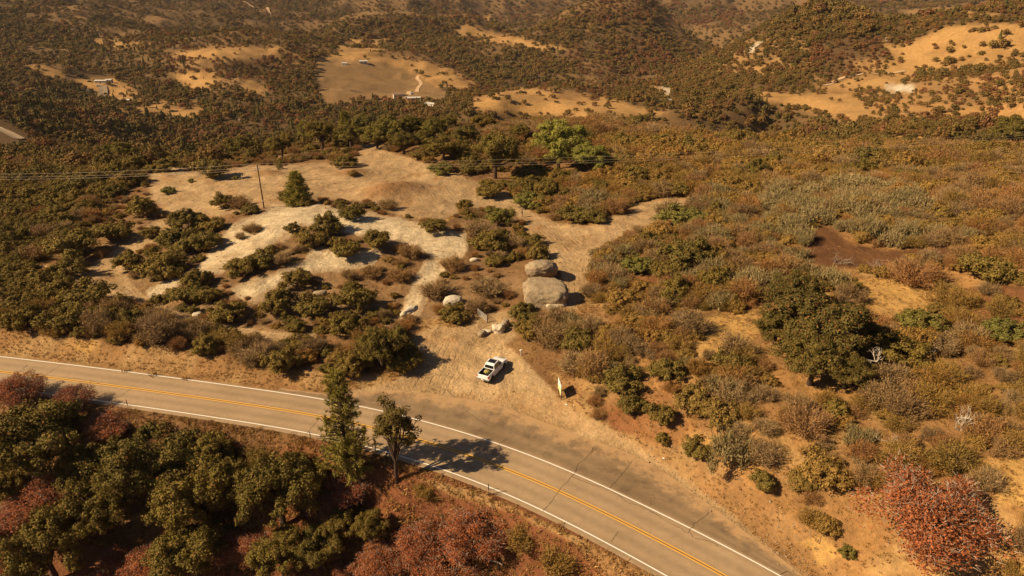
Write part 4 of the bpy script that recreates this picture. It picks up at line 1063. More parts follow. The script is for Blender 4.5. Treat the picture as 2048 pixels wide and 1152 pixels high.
# the edge of the plateau thins into trees
x, y, z, U, V, r, Rr, W = (q[take] for q in (x, y, z, U, V, r, Rr, W))
side = side[take]
cw_ = np.cumsum(W / W.sum(1, keepdims=True), 1); kd = (rng.random(len(x))[:, None] > cw_).sum(1).clip(0, len(kinds) - 1)
Rr[kd == kinds.index('sage')] *= 1.0; Rr[kd == kinds.index('rust')] *= 1.25
Rr *= 1 + .35 * (r > 200)
REGION = lambda u, v, s_: ('below the road' if s_ < 0 else 'on the right hillside' if u > 1100 and v > 395 else 'in the olive scrub behind the right sand track' if u > 1180 else
                           'in the thicket along the roadside bank' if v > 640 else 'on the brushy slope around the granite slab' if 330 < u < 1100 and v > 430 else 'in the thicket left of the sandy clearing' if u < 560 else 'in the brush behind the sandy clearing')
MARKS = [(528, 370, 'the wooden power pole'), (598, 375, 'the dense young pine'), (1125, 290, 'the bright willow'), (990, 310, 'the wide oak by the willow'), (1085, 560, 'the two boulders'), (985, 745, 'the pickup'), (1120, 785, 'the roadside sign'),
         (965, 640, 'the pipe gate'), (1750, 500, 'the graded brown plot'), (1650, 640, 'the huge oak'), (1865, 1035, 'the orange-red tree'), (1780, 610, 'the yellow grass patch'), (692, 850, 'the tall pine'), (1400, 895, 'the pale bare patch by the bend'),
         (270, 610, 'the fork of the left track'), (280, 418, 'the lone round shrub'), (703, 425, 'the shrub on the granite crest'), (820, 600, 'the rocky gully'), (1380, 405, 'the end of the right sand track'), (1044, 430, 'the standing person'), (694, 250, 'the conical pine'),
         (620, 605, 'the large shrub cluster'), (700, 345, 'the rear brown mound'), (760, 170, 'the grazed field'), (205, 165, 'the long white valley house'), (249, 205, 'the lowest trailer home'), (1150, 205, 'the golden knoll'), (1330, 205, 'the pale road cut'),
         (1600, 200, 'the golden valley floor'), (1850, 100, 'the golden hilltop'), (1640, 50, 'the rocky round hill'), (1240, 60, 'the dark round hill'), (450, 130, 'the red wooded hill'), (20, 265, 'the far road at the left edge'), (0, 900, 'the left edge oak'), (1000, 1040, 'the widest rust tree'), (2048, 450, 'the upper right edge'), (2048, 850, 'the lower right edge'), (0, 430, 'the left edge above the road'), (1550, 330, 'the olive scrub')]
def where(u, v):
    d = [math.hypot(u - a, (v - b_) * 1.5) for a, b_, _ in MARKS]; i = int(np.argmin(d)); a, b_, nm = MARKS[i]; dx = u - a; dy = (v - b_) * 1.5
    an = math.degrees(math.atan2(-dy, dx)) % 360; k = int((an + 22.5) // 45) % 8
    return ('close ' if d[i] < 45 else 'far ' if d[i] > 150 else '') + ['right of', 'up and right of', 'straight above', 'up and left of', 'left of', 'down and left of', 'straight below', 'down and right of'][k] + ' ' + nm
def cap(t_):
    w_ = t_.split(); return t_ if len(w_) <= 16 else ' '.join(w_[1:]) if len(w_) == 17 else ' '.join([q for q in w_ if q not in ('small', 'large', 'mid-sized', 'the')][:16])
def sized(q, a, b_): return 'small ' if q < a else 'large ' if q > b_ else 'mid-sized '
ADJ = {'manzanita_shrub': 'rounded dark olive shrub', 'dry_shrub': 'twiggy brown dried-out shrub', 'chamise_shrub': 'fine-leaved yellow-olive shrub', 'sagebrush': 'grey-green upright broom bush', 'buckeye_tree': 'low rust-leaved tree'}
LIM = {'manzanita_shrub': 290, 'dry_shrub': 290, 'chamise_shrub': 290, 'sagebrush': 290, 'buckeye_tree': 290}
STN = {'manzanita_shrub': ('manzanita_thicket', 'dense dark olive thicket away from the camera'), 'dry_shrub': ('dry_brush', 'brown dried-out brush filling the slopes'), 'chamise_shrub': ('chamise_scrub', 'yellow-olive fine scrub behind the sand track'),
       'sagebrush': ('sage_scrub', 'grey-green scrub on the right hillside'), 'buckeye_tree': ('rust_understory', 'rust-leaved low growth below the road')}
kname = np.array([NM[kinds[k_]][0] for k_ in kd])
app = Rr / np.maximum(r, 1)
for nm in LIM:
    idx = np.where(kname == nm)[0]
    if not len(idx): continue
    inview = (U[idx] > -40) & (U[idx] < 2090) & (V[idx] < 1190)
    order = idx[np.argsort(-(app[idx] * inview))]
    lim = LIM[nm] - COUNT.get(nm, 0)
    ind, rest = order[:lim], order[lim:]
    for i in ind:
        kk = kinds[kd[i]]; reg = REGION(U[i], V[i], side[i])
        s_ = Rr[i]; zs = s_ * rng.uniform(.75, 1.15)
        if kk in ('rust',): s_ *= 1.3; zs = s_ * .8
        plant(kk, int(rng.integers(0, 9)), (x[i], y[i], z[i] - .05), rng.uniform(0, 6.28), (s_ * rng.uniform(.88, 1.12), s_, zs), nm, cap(sized(Rr[i], 1.7, 2.5) + ('low ' if zs < s_ * .84 else 'tall ' if zs > s_ * 1.04 else '') + ADJ[nm] + ', ' + where(U[i], V[i])), NM[kk][1], ADJ[nm] + 's ' + reg)
    if len(rest):
        ks = sorted(set(kd[rest])); protos = []; first = {}
        for k_ in ks:
            kk = kinds[k_]
            first[k_] = len(protos)
            for vi in range(len(PR[kk])):
                me = PR[kk][vi][0][1]; po = next((o for o in COL.objects if o.type == 'MESH' and o.data == me), None)
                if po: protos.append(po)
            first[(k_, 'n')] = len(protos) - first[k_]
        pid = np.array([first[k_] + rng.integers(0, first[(k_, 'n')]) for k_ in kd[rest]])
        sc = Rr[rest]
        stuff(STN[nm][0], STN[nm][1], np.c_[x[rest], y[rest], z[rest] - .05], np.c_[np.zeros((len(rest), 2)), rng.uniform(0, 6.28, len(rest))], np.c_[sc * rng.uniform(.88, 1.12, len(rest)), sc, sc * rng.uniform(.7, 1.1, len(rest))], pid, protos)
    print(nm, len(ind), len(rest))

# trees of the slopes behind the plateau, the valley and the hills
fx = []; 
for r0, r1, s, rr0, rr1 in ((215, 420, 4.6, 2.2, 3.8), (420, 900, 5.0, 2.1, 3.7), (900, 1500, 6.6, 2.5, 4.3), (1500, 2500, 9.4, 3.2, 5.4), (2500, 4300, 15.0, 4.4, 8.0)):
    a_, b_ = scatter(r0, r1, s, 41.5)
    fx.append(np.c_[a_, b_, rng.uniform(rr0, rr1, len(a_))])
fx = np.concatenate(fx); x, y, Rr = fx.T
z = height(x, y); zn, U, V, r = zones(x, y, z)
gl = fbm(x / 210, y / 210, 11, 4, True) + .5 * fbm(x / 400 + 3, y / 400, 17, 3, True)
gn = .5 + .9 * fbm(x / 140, y / 140, 74, 4); cl = .5 + .95 * fbm(x / 42, y / 42, 402, 3)
dens = np.where(gn > .93, .5, .98) * np.clip(.55 + .9 * cl, .3, 1)
dens = np.where(zn['semi'] > .5, np.clip(.5 + .6 * cl, .45, .95), dens)
hl = (r > 1650) & ~inside(U, V, [(1080, 70), (1230, 38), (1340, 70), (1400, 130), (1080, 150)])
dens = np.where(hl & (zn['semi'] < .5), dens * .8, dens)
dens = dens * (1 - (.90 - .05 * (U > 1400)) * zn['fgold']) * (1 - zn['field']) * (1 - .9 * zn['pale'])
nearp = r < 420
plate = (z > -9) & (r < 330)
lef = (U < 900) & (r > 215)
dens[plate & ~((U < 520) & (r > 235))] = 0
dens[(r < 300) & (U > 1000)] = 0
dens[(zn['sand'] > .1)] = 0
dens[inside(U, V, [(-140, 200), (0, 238), (62, 268), (70, 305), (0, 300), (-140, 270)]) & (r < 520)] = 0
dens[inside(U, V, [(800, 195), (812, 160), (850, 150), (850, 200)])] = 0
Rr *= (.62 + .75 * rng.random(len(x)) ** 2 + .35 * cl) * (1 + .14 * (r > 900))
Rr[nearp] *= .9
Rr[(zn['semi'] > .5)] *= .85
far_ = r > 500
dens = np.where(far_, dens * np.clip(1.0 - .38 * np.clip(gl, 0, 1), .5, 1), dens); Rr = np.where(far_, Rr * np.clip(1.02 - .45 * gl, .6, 1.35), Rr)
take = rng.random(len(x)) < dens
x, y, z, U, V, r, Rr = (q[take] for q in (x, y, z, U, V, r, Rr))
redn = .5 + 1.0 * fbm(x / 120, y / 120, 411, 4)
pr = np.where(redn > .8, .22, .03)
reds = [[(330, 95), (450, 88), (620, 100), (640, 130), (600, 165), (400, 165), (340, 140)], [(1120, 90), (1300, 80), (1380, 140), (1330, 180), (1180, 175)], [(1780, 200), (2100, 130), (2100, 270), (1850, 250)], [(940, 180), (1230, 180), (1230, 215), (940, 235)], [(1600, 100), (1760, 80), (1760, 150), (1650, 165)], [(800, 0), (1500, 0), (1500, 60), (900, 40)]]
rm = np.zeros(x.shape, bool)
for p in reds: rm |= inside(U, V, p)
pr = np.where(rm, np.maximum(pr, np.clip(.15 + .6 * redn, 0, .65)), pr)
pc = np.where(((V > 175) & (V < 275) & (U < 900)), .30, .02) + np.where((U > 100) & (U < 420) & (V > 60) & (V < 150), .3, 0)
q = rng.random(len(x)); kd = np.where(q < pr, 1, np.where(q < pr + pc, 2, np.where(r < 470, 3, 0)))
FK = ['faroak', 'farred', 'farpine', 'midoak']
FL = {'midoak': ('slope_oak_tree', 'bushy oak', 300, 'slope_woodland', 'oak woodland on the slopes falling away behind the plateau'), 'faroak': ('far_oak_tree', 'round dark oak', 300, 'oak_woodland', 'dark oak woodland covering the far hills'), 'farred': ('far_red_tree', 'round reddish-brown tree', 280, 'reddish_woodland', 'reddish-brown trees scattered through the far hills'),
      'farpine': ('far_conifer', 'dark pointed conifer', 280, 'valley_conifers', 'dark pointed conifers of the valley woods')}
def freg(u, v):
    return ('on the golden hill at the right' if u > 1480 and v < 240 else 'in the green gully below the golden hill' if u > 1330 and v >= 200 else 'on the golden knoll across the gap' if 920 < u <= 1340 and 165 < v < 250 else
            'on the slope falling away left of the clearing' if u < 560 and v > 235 else 'by the valley houses at the left' if u < 480 and v > 140 else 'in the woods below the grazed field' if v > 180 else 'on the hills across the valley')
extra = 0
for k_, kk in enumerate(FK):
    idx = np.where(kd == k_)[0]; nm, adj, lim, sn, slb = FL[kk]
    inview = (U[idx] > -30) & (U[idx] < 2080) & (V[idx] < 330)
    # of those that can be seen from the camera
    order = idx[np.argsort(-(Rr[idx] / r[idx] * inview))]
    cand = order[:1500]
    vis = []
    for i in cand:
        tt = np.linspace(.30, .985, 40); top = z[i] + Rr[i]
        hh = height(x[i] * tt, y[i] * tt)
        # the brush of the plateau's lip stands about two metres
        if (CAM_H + (top - CAM_H) * tt > hh + 1.2).all(): vis.append(i)
        if len(vis) >= lim: break
    vis = np.array(vis)
    protos = []
    for i in vis:
        g_ = freg(U[i], V[i])
        s_ = Rr[i] * (.62 if kk == 'farpine' else 1)
        o = plant(kk, int(i) % len(PR[kk]), (x[i], y[i], z[i] - .1), rng.uniform(0, 6.28), (s_, s_ * rng.uniform(.85, 1.1), s_ * (tl := rng.uniform(.85, 1.25))), nm, cap(sized(Rr[i], 2.6, 3.7) + ('low ' if tl < .97 else 'tall ' if tl > 1.13 else '') + adj + ', ' + where(U[i], V[i])), 'tree', adj + 's ' + g_)
    for me in PR[kk]: protos.append(next(o for o in COL.objects if o.type == 'MESH' and o.data == me[0][1]))
    rest = np.setdiff1d(idx, vis)
    s_ = Rr[rest] * (.62 if kk == 'farpine' else 1)
    stuff(sn, slb, np.c_[x[rest], y[rest], z[rest] - .1], np.c_[np.zeros((len(rest), 2)), rng.uniform(0, 6.28, len(rest))], np.c_[s_, s_ * rng.uniform(.85, 1.1, len(rest)), s_ * rng.uniform(.8, 1.25, len(rest))], rng.integers(0, len(protos), len(rest)), protos)
    print(nm, len(vis), len(rest))

# dry grass tufts on the banks, in the golden patches and between the shrubs
x, y = scatter(36, 200, .40, 44)
U0, V0 = project(x, y, 0 * x)
z = height(x, y); zn, U, V, r = zones(x, y, z, False)
ok, side = off_road(x, y, .35)
g1 = np.clip(.5 + 1.1 * fbm(x / 2.6, y / 2.6, 501, 4), 0, 1)
dens = .03 + .55 * ((U > 1060) & (side > 0)) * g1
dens = np.maximum(dens, zn['bank'] * (.2 + .7 * g1)); dens = np.maximum(dens, zn['gold'] * .8 * g1)
dens = np.maximum(dens, (side < 0) * (seg_dist(x, y, cen_c)[0] < 17) * (.4 + .6 * g1))
dens = np.where((zn['sand'] > .5) | (zn['rock'] > .5) | (zn['till'] > .5), .010, dens) * ok
dens = dens * np.clip(1.5 - r / 170, .12, 1)
tk = rng.random(len(x)) < dens
x, y, z, U, V, side = (q[tk] for q in (x, y, z, U, V, side))
tp = []
for i in range(3):
    o = link('grass_tuft', PR['tuft'][i][0][1], label='dry grass tuft ' + ('leftmost', 'between two others', 'rightmost')[i] + ' at the foot of the left roadside bank', cat='grass tuft', group='grass tufts at the road edge'); q = atz(250 + 60 * i, 742 + 8 * i); o.location = (q[0], q[1], float(height(q[0], q[1]))); tp.append(o)
sc = rng.uniform(.22, .5, len(x)) * np.where(side < 0, 1.7, 1.0)
stuff('dry_grass', 'dry golden grass on the banks and between the shrubs', np.c_[x, y, z], np.c_[rng.normal(0, .15, (len(x), 2)), rng.uniform(0, 6.28, len(x))], np.c_[sc, sc, sc * rng.uniform(.5, .9, len(x))], rng.integers(0, 3, len(x)), tp)
print('tufts', len(x))
# ------------------------------------------------------------------ the paved road
def road_mat(name, base, patch, sandy):
    m, t, b = newmat(name, .88, .25)
    g = N(t, 'ShaderNodeNewGeometry'); pos = g.outputs['Position']
    lat = N(t, 'ShaderNodeAttribute'); lat.attribute_name = 'lateral'
    n1 = noise_n(t, pos, .12, 6, .65); n2 = noise_n(t, pos, 1.4, 6, .75); n3 = noise_n(t, pos, 22, 2, .6)
    c = mixc(t, mapr(t, n1, .35, .65, 0, 1), base, patch)
    v = math_n(t, 'MULTIPLY', mapr(t, n2, .25, .75, .86, 1.14), mapr(t, n3, .2, .8, .88, 1.12))
    # wheel paths: slightly polished bands along the lanes
    wp = math_n(t, 'COSINE', math_n(t, 'MULTIPLY', lat.outputs['Fac'], 2 * math.pi / 1.8))
    v = math_n(t, 'MULTIPLY', v, mapr(t, wp, -1, 1, .90, 1.07))
    vm = N(t, 'ShaderNodeVectorMath', operation='SCALE'); L(t, c, vm.inputs[0]); L(t, v, vm.inputs['Scale'])
    c2 = vm.outputs[0]
    if sandy:
        e = N(t, 'ShaderNodeAttribute'); e.attribute_name = 'edge'
        f = math_n(t, 'ADD', e.outputs['Fac'], mapr(t, noise_n(t, pos, .5, 6, .7), .3, .7, -.45, .45))
        c2 = mixc(t, mapr(t, f, .35, .75, 0, .95), c2, (.42, .255, .12))
        st = mapr(t, noise_n(t, pos, .28, 5, .7), .52, .66, 0, .55)
        c2 = mixc(t, st, c2, (.085, .055, .034))
    L(t, c2, b.inputs['Base Color'])
    bp = N(t, 'ShaderNodeBump'); bp.inputs['Strength'].default_value = .25; bp.inputs['Distance'].default_value = .03
    L(t, n3, bp.inputs['Height']); L(t, bp.outputs[0], b.inputs['Normal'])
    return m
M_ROAD = road_mat('worn_asphalt', (.31, .208, .115), (.36, .245, .138), False)
M_APRON = road_mat('old_asphalt', (.20, .130, .068), (.28, .185, .100), True)
def paint(name, col):
    m, t, b = newmat(name, .6, .3); g = N(t, 'ShaderNodeNewGeometry'); pos = g.outputs['Position']
    n = noise_n(t, pos, 3.0, 8, .8); c = mixc(t, mapr(t, n, .60, .72, 0, .8), col, (.24, .17, .105)); L(t, c, b.inputs['Base Color']); return m
M_WHITE = paint('white_line_paint', (.80, .74, .64)); M_YEL = paint('yellow_line_paint', (.70, .37, .062))
fine = resample(cen, 420)
def strip(a, b_, z, nseg=4):
    """ribbon between two offsets of the centre line"""
    A = offset(fine, a); B = offset(fine, b_); V = []; lat = []
    for k in range(nseg + 1):
        t_ = k / nseg; P = A * (1 - t_) + B * t_; V.append(np.c_[P, np.full(len(P), z)]); lat.append(np.full(len(P), a * (1 - t_) + b_ * t_))
    V = np.stack(V, 1).reshape(-1, 3); lat = np.stack(lat, 1).ravel(); n = len(fine); w_ = nseg + 1
    i, j = np.meshgrid(np.arange(n - 1), np.arange(nseg), indexing='ij'); q = (i * w_ + j).ravel()
    return V, np.stack([q, q + w_, q + w_ + 1, q + 1], 1)[:, ::-1], lat
def up_faces(V, F):
    """turn every face so that it looks upwards"""
    a = V[F[:, 1]] - V[F[:, 0]]; b_ = V[F[:, 2]] - V[F[:, 0]]
    nz = a[:, 0] * b_[:, 1] - a[:, 1] * b_[:, 0]; F = F.copy(); F[nz < 0] = F[nz < 0][:, ::-1]; return F
def sheet(name, V, F, mat, attr=None, parent=None, **kw):
    m = mesh_np(name, V, up_faces(V, F), mat)
    for k_, arr in (attr or {}).items():
        a = m.attributes.new(k_, 'FLOAT', 'POINT'); a.data.foreach_set('value', arr.astype(np.float32))
    return link(name, m, parent, **kw)
V, F, lat = strip(-HW - .75, HW + .30, .004, 12)
road = sheet('road', V, F, M_ROAD, {'lateral': lat + .9}, label='two-lane asphalt road curving across the foreground', kind='structure')
def dashed_gap(o0, o1, z, name, mat):
    V, F, lat = strip(o0, o1, z, 1); return sheet(name, V, F, mat, None, road)
dashed_gap(HW - .075, HW + .075, .009, 'edge_line', M_WHITE); dashed_gap(-HW - .075, -HW + .075, .009, 'edge_line', M_WHITE)
dashed_gap(.085, .235, .009, 'centre_line', M_YEL); dashed_gap(-.235, -.085, .009, 'centre_line', M_YEL)
dashed_gap(-.085, .085, .0085, 'dark_seam', simple('dark_seam', (.20, .115, .05), .9))
# the old dark asphalt of the pull-out
ne = len(apron_edge); inner = offset(fine, HW + .20); V = []; ed = []; W_ = 14
for p in apron_edge:
    q = inner[np.argmin(np.linalg.norm(inner - p, axis=1))]
    for k in range(W_ + 1):
        t_ = k / W_; V.append((*(q * (1 - t_) + p * t_), 0.0)); ed.append(t_)
V = np.array(V); ed = np.array(ed); i, j = np.meshgrid(np.arange(ne - 1), np.arange(W_), indexing='ij'); q = (i * (W_ + 1) + j).ravel()
sheet('asphalt_apron', V, np.stack([q, q + W_ + 1, q + W_ + 2, q + 1], 1), M_APRON, {'edge': np.clip(ed * 1.25 - .35, 0, 1), 'lateral': ed * 6}, label='old darker asphalt strip of the pull-out beside the road', kind='structure')
# sealed and open cracks
CR = [[(121, 731), (98, 745), (72, 763)], [(55, 729), (46, 738)], [(264, 776), (240, 793), (221, 806)], [(643, 832), (630, 848), (612, 869)], [(135, 756), (158, 758), (180, 762), (202, 768)],
      [(1015, 876), (998, 892), (981, 918)], [(1187, 894), (1176, 912), (1156, 931), (1148, 950), (1121, 978), (1108, 998), (1086, 1022)], [(1264, 923), (1240, 950), (1219, 977)],
      [(1142, 953), (1175, 966), (1211, 976), (1235, 990), (1254, 1004), (1280, 1012), (1301, 1022), (1328, 1040), (1350, 1051)], [(1348, 1050), (1376, 1065), (1391, 1077), (1427, 1086), (1436, 1094)],
      [(1419, 1024), (1400, 1040), (1385, 1051), (1377, 1065)], [(1237, 1063), (1223, 1083)], [(1040, 836), (1010, 825)], [(1182, 908), (1190, 897)], [(1560, 1150), (1575, 1142)], [(930, 820), (955, 838), (975, 850)], [(1290, 985), (1330, 1003)]]
M_CRACK = simple('dark_crack', (.045, .028, .018), .95)  # even dark brown tone of the crack strips
for P in CR:
    Q = resample(catmull([atz(*p)[:2] for p in P]), 36); Q = Q + smooth(rng.normal(0, .16, Q.shape) * np.sin(np.linspace(0, math.pi, len(Q)))[:, None], 2); wd = .012 + .018 * rng.random(len(Q))
    A = offset(Q, wd); B = offset(Q, -wd); Vc = np.c_[np.stack([A, B], 1).reshape(-1, 2), np.full(2 * len(Q), .0125)]; q = np.arange(len(Q) - 1) * 2
    sheet('crack', Vc, np.stack([q, q + 1, q + 3, q + 2], 1), M_CRACK, None, road)

# ------------------------------------------------------------------ solid building helpers
def bm_obj(name, bm, mat, parent=None, smooth_=False, bevel=0.0, **kw):
    bmesh.ops.recalc_face_normals(bm, faces=bm.faces); m = bpy.data.meshes.new(name); bm.to_mesh(m); bm.free(); m.materials.append(mat)
    for p in m.polygons: p.use_smooth = smooth_
    o = link(name, m, parent, **kw)
    if bevel:
        b_ = o.modifiers.new('b', 'BEVEL'); b_.width = bevel; b_.segments = 2; b_.limit_method = 'ANGLE'
    return o
def bbox(bm, x0, x1, y0, y1, z0, z1, rot=None, at=(0, 0, 0)):
    vs = [bm.verts.new((x, y, z)) for x in (x0, x1) for y in (y0, y1) for z in (z0, z1)]
    if rot is not None:
        for v in vs: v.co = rot @ v.co
    for v in vs: v.co += Vector(at)
    for f in ((0, 1, 3, 2), (4, 6, 7, 5), (0, 4, 5, 1), (2, 3, 7, 6), (0, 2, 6, 4), (1, 5, 7, 3)): bm.faces.new([vs[i] for i in f])
    return vs
def pipe(name, pts, r, mat, parent=None, k=6, r1=None, **kw):
    V, F = tube(pts, r, r1 or r, k); m = mesh_np(name, V, F, mat, True); return link(name, m, parent, **kw)
def prism(bm, prof, y0, y1, taper=None):
    """profile in x,z extruded across y; taper(z) gives the half width factor"""
    A = [bm.verts.new((x, y0 * (taper(x, z) if taper else 1), z)) for x, z in prof]; B = [bm.verts.new((x, y1 * (taper(x, z) if taper else 1), z)) for x, z in prof]
    n = len(prof); bm.faces.new(A); bm.faces.new(B[::-1])
    for i in range(n): bm.faces.new((A[i], B[i], B[(i + 1) % n], A[(i + 1) % n]))
    bmesh.ops.recalc_face_normals(bm, faces=bm.faces)

# ------------------------------------------------------------------ the pickup
M_PAINT = simple('white_car_paint', (.78, .76, .72), .25, .5, 0, .02); M_GLASS = simple('dark_glass', (.012, .012, .014), .08, .6, 0, .05)
M_BLACK = simple('black_plastic', (.018, .017, .016), .6); M_CHROME = simple('chrome', (.6, .6, .6), .2, .5, 1.0, .02); M_TYRE = simple('tyre_rubber', (.02, .019, .018), .9)
M_RED = simple('red_lamp', (.35, .015, .01), .2, .5); M_LAMP = simple('clear_lamp', (.75, .75, .72), .15, .6)
M_HAY = simple('yellow_straw', (.40, .32, .11), .9, .1, 0, .35, 9)
tr_a = hit(984.3, 763.0)[0]; tr_b = hit(1008.5, 736.5)[0]
ty = math.atan2(tr_b[1] - tr_a[1], tr_b[0] - tr_a[0])
c0 = (tr_a + tr_b) / 2; nx, ny = -math.sin(ty), math.cos(ty)
tc = Vector((c0[0] + nx * .95, c0[1] + ny * .95, 0)); tc.z = float(height(tc.x, tc.y)) + .02
T = empty('pickup_truck', tc, ty); tag(T, 'white crew-cab pickup truck parked on the sandy pull-out', 'pickup truck')
# x forward; length 5.9
bm = bmesh.new()
prof = [(-2.88, .48), (-2.90, .75), (-2.88, 1.24), (-.98, 1.27), (1.28, 1.22), (1.45, 1.20), (2.35, 1.13), (2.82, 1.00), (2.95, .80), (2.95, .50), (2.45, .42), (2.36, .72), (2.12, .90), (1.86, .94), (1.60, .88), (1.40, .70), (1.32, .42), (-1.28, .42), (-1.36, .70), (-1.56, .88), (-1.82, .94), (-2.08, .90), (-2.32, .72), (-2.40, .46)]
prism(bm, prof, -1.0, 1.0, lambda x_, z_: 1.0 - (.10 if z_ > 1.1 else 0) - (.06 if x_ > 2.6 else 0))
# open the bed
body = bm_obj('body', bm, M_PAINT, T, False, .045)
bm = bmesh.new(); bbox(bm, -2.80, -1.02, -.80, .80, .78, 1.6); cut = bm_obj('bed_cut', bm, M_BLACK, T)
md = body.modifiers.new('bed', 'BOOLEAN'); md.object = cut; md.operation = 'DIFFERENCE'; md.solver = 'EXACT'
bpy.context.view_layer.update()
dg = bpy.context.evaluated_depsgraph_get(); me = bpy.data.meshes.new_from_object(body.evaluated_get(dg)); body.modifiers.clear(); body.data = me
bpy.data.objects.remove(cut)
bm = bmesh.new(); bbox(bm, -2.795, -1.025, -.795, .795, .785, .815); [bbox(bm, -2.795 , -1.025, s * .795, s * .77, .815, 1.20) for s in (-1, 1)]; bbox(bm, -1.05, -1.025, -.77, .77, .815, 1.2); bbox(bm, -2.795, -2.77, -.77, .77, .815, 1.2)
for k in range(9): bbox(bm, -2.75, -1.06, -.70 + k * .175 - .03, -.70 + k * .175 + .03, .815, .83)
bm_obj('bed_liner', bm, M_BLACK, T)
bm = bmesh.new(); prism(bm, [(-1.00, 1.22), (-.84, 1.80), (-.60, 1.915), (.42, 1.93), (.62, 1.88), (1.42, 1.20)], -.86, .86, lambda x_, z_: 1.0 if z_ < 1.4 else .83)
bm_obj('cab', bm, M_PAINT, T, False, .05)
def quad(name, pts, mat, parent, th=.012):
    bm = bmesh.new(); P = [Vector(p) for p in pts]; nn = (P[1] - P[0]).cross(P[2] - P[0]).normalized() * th
    a = [bm.verts.new(p - nn) for p in P]; b_ = [bm.verts.new(p + nn) for p in P]; bm.faces.new(a[::-1]); bm.faces.new(b_)
    for i in range(len(P)): bm.faces.new((a[i], a[(i + 1) % len(P)], b_[(i + 1) % len(P)], b_[i]))
    return bm_obj(name, bm, mat, parent)
quad('windshield', [(1.36, -.76, 1.265), (1.36, .76, 1.265), (.70, .655, 1.85), (.70, -.655, 1.85)], M_GLASS, T, .02)
quad('rear_window', [(-.985, -.70, 1.32), (-.985, .70, 1.32), (-.865, .62, 1.74), (-.865, -.62, 1.74)], M_GLASS, T, .02)
for s in (-1, 1):
    quad('side_window', [(.06, s * .872, 1.27), (1.14, s * .872, 1.27), (.60, s * .735, 1.80), (.06, s * .735, 1.83)], M_GLASS, T, .018)
    quad('side_window', [(-.90, s * .872, 1.27), (-.04, s * .872, 1.27), (-.04, s * .735, 1.83), (-.76, s * .735, 1.80)], M_GLASS, T, .018)
    bm = bmesh.new(); bbox(bm, .98, 1.16, s * .93 if s > 0 else -1.20, 1.20 if s > 0 else -.93, 1.20, 1.40); bm_obj('wing_mirror', bm, M_PAINT, T, False, .03)
    for xx in (-.40, .62):
        bm = bmesh.new(); bbox(bm, xx - .09, xx + .09, s * .955 - .02, s * .955 + .02, 1.08, 1.11); bm_obj('door_handle', bm, M_CHROME, T)
    bm = bmesh.new(); bbox(bm, -2.93, -2.82, s * .87 - .075, s * .87 + .075, .82, 1.18); bm_obj('tail_light', bm, M_RED, T, False, .01)
    bm = bmesh.new(); bbox(bm, 2.62, 2.93, s * .72 - .18, s * .72 + .18, .82, .98); bm_obj('headlight', bm, M_LAMP, T, False, .02)
    bm = bmesh.new(); bbox(bm, -.95, 1.25, s * 1.0 - .05, s * 1.0 + .05, .38, .43); bm_obj('running_board', bm, M_BLACK, T)
    for xx in (-1.82, 1.88):
        wv, wf = tube([(xx, s * .74, .40), (xx, s * .80, .40), (xx, s * .985, .40), (xx, s * 1.0, .40)], .40, .40, 24)
        bm = bmesh.new(); bmesh.ops.create_cone(bm, cap_ends=True, segments=26, radius1=.40, radius2=.40, depth=.27, matrix=Matrix.Translation((xx, s * .865, .40)) @ Matrix.Rotation(math.pi / 2, 4, 'X'))
        wh = bm_obj('wheel', bm, M_TYRE, T, False, .03)
        bm = bmesh.new(); bmesh.ops.create_cone(bm, cap_ends=True, segments=20, radius1=.25, radius2=.25, depth=.02, matrix=Matrix.Translation((xx, s * 1.005, .40)) @ Matrix.Rotation(math.pi / 2, 4, 'X'))
        bm_obj('rim', bm, M_CHROME, wh)
quad('sunroof', [(-.42, -.56, 1.945), (.46, -.54, 1.95), (.46, .54, 1.95), (-.42, .56, 1.945)], M_GLASS, T, .008)
bm = bmesh.new(); bbox(bm, -2.915, -2.885, -.78, .78, .80, 1.20); bm_obj('tailgate', bm, M_PAINT, T, False, .012)
bm = bmesh.new(); bbox(bm, -3.06, -2.88, -.96, .96, .50, .70); bm_obj('rear_bumper', bm, M_CHROME, T, False, .03)
bm = bmesh.new(); bbox(bm, 2.93, 3.04, -.92, .92, .44, .72); bm_obj('front_bumper', bm, M_PAINT, T, False, .04)
bm = bmesh.new(); bbox(bm, 2.88, 2.965, -.52, .52, .72, .98); bm_obj('grille', bm, M_BLACK, T, False, .01)
bm = bmesh.new(); bbox(bm, -3.075, -3.06, -.16, .16, .53, .67); bm_obj('licence_plate', bm, M_WHITE, T)
bm = bmesh.new(); bbox(bm, -3.30, -3.06, -.05, .05, .44, .50); bm_obj('tow_hitch', bm, M_BLACK, T)
for s in (-1, 1):
    bm = bmesh.new(); bbox(bm, -2.86, -1.0, s * .845 - .045, s * .845 + .045, 1.262, 1.285); bm_obj('bed_rail', bm, M_PAINT, T, False, .01)
bm = bmesh.new(); bmesh.ops.create_icosphere(bm, subdivisions=4, radius=1)
for v in bm.verts:
    n = .25 * math.sin(9 * v.co.x + 2) * math.cos(8 * v.co.y) + .12 * math.sin(21 * v.co.y + 11 * v.co.z); v.co = Vector((v.co.x * .48 * (1 + n), v.co.y * .52 * (1 + n), v.co.z * .26 * (1 + n)))
hy = bm_obj('straw_heap', bm, M_HAY, None, True, label='yellow straw-coloured heap in the truck bed against the cab', cat='straw'); hy.matrix_world = Matrix.Translation(tc) @ Matrix.Rotation(ty, 4, 'Z') @ Matrix.Translation((-1.42, .12, .96)) @ Matrix.Scale(.82, 4)

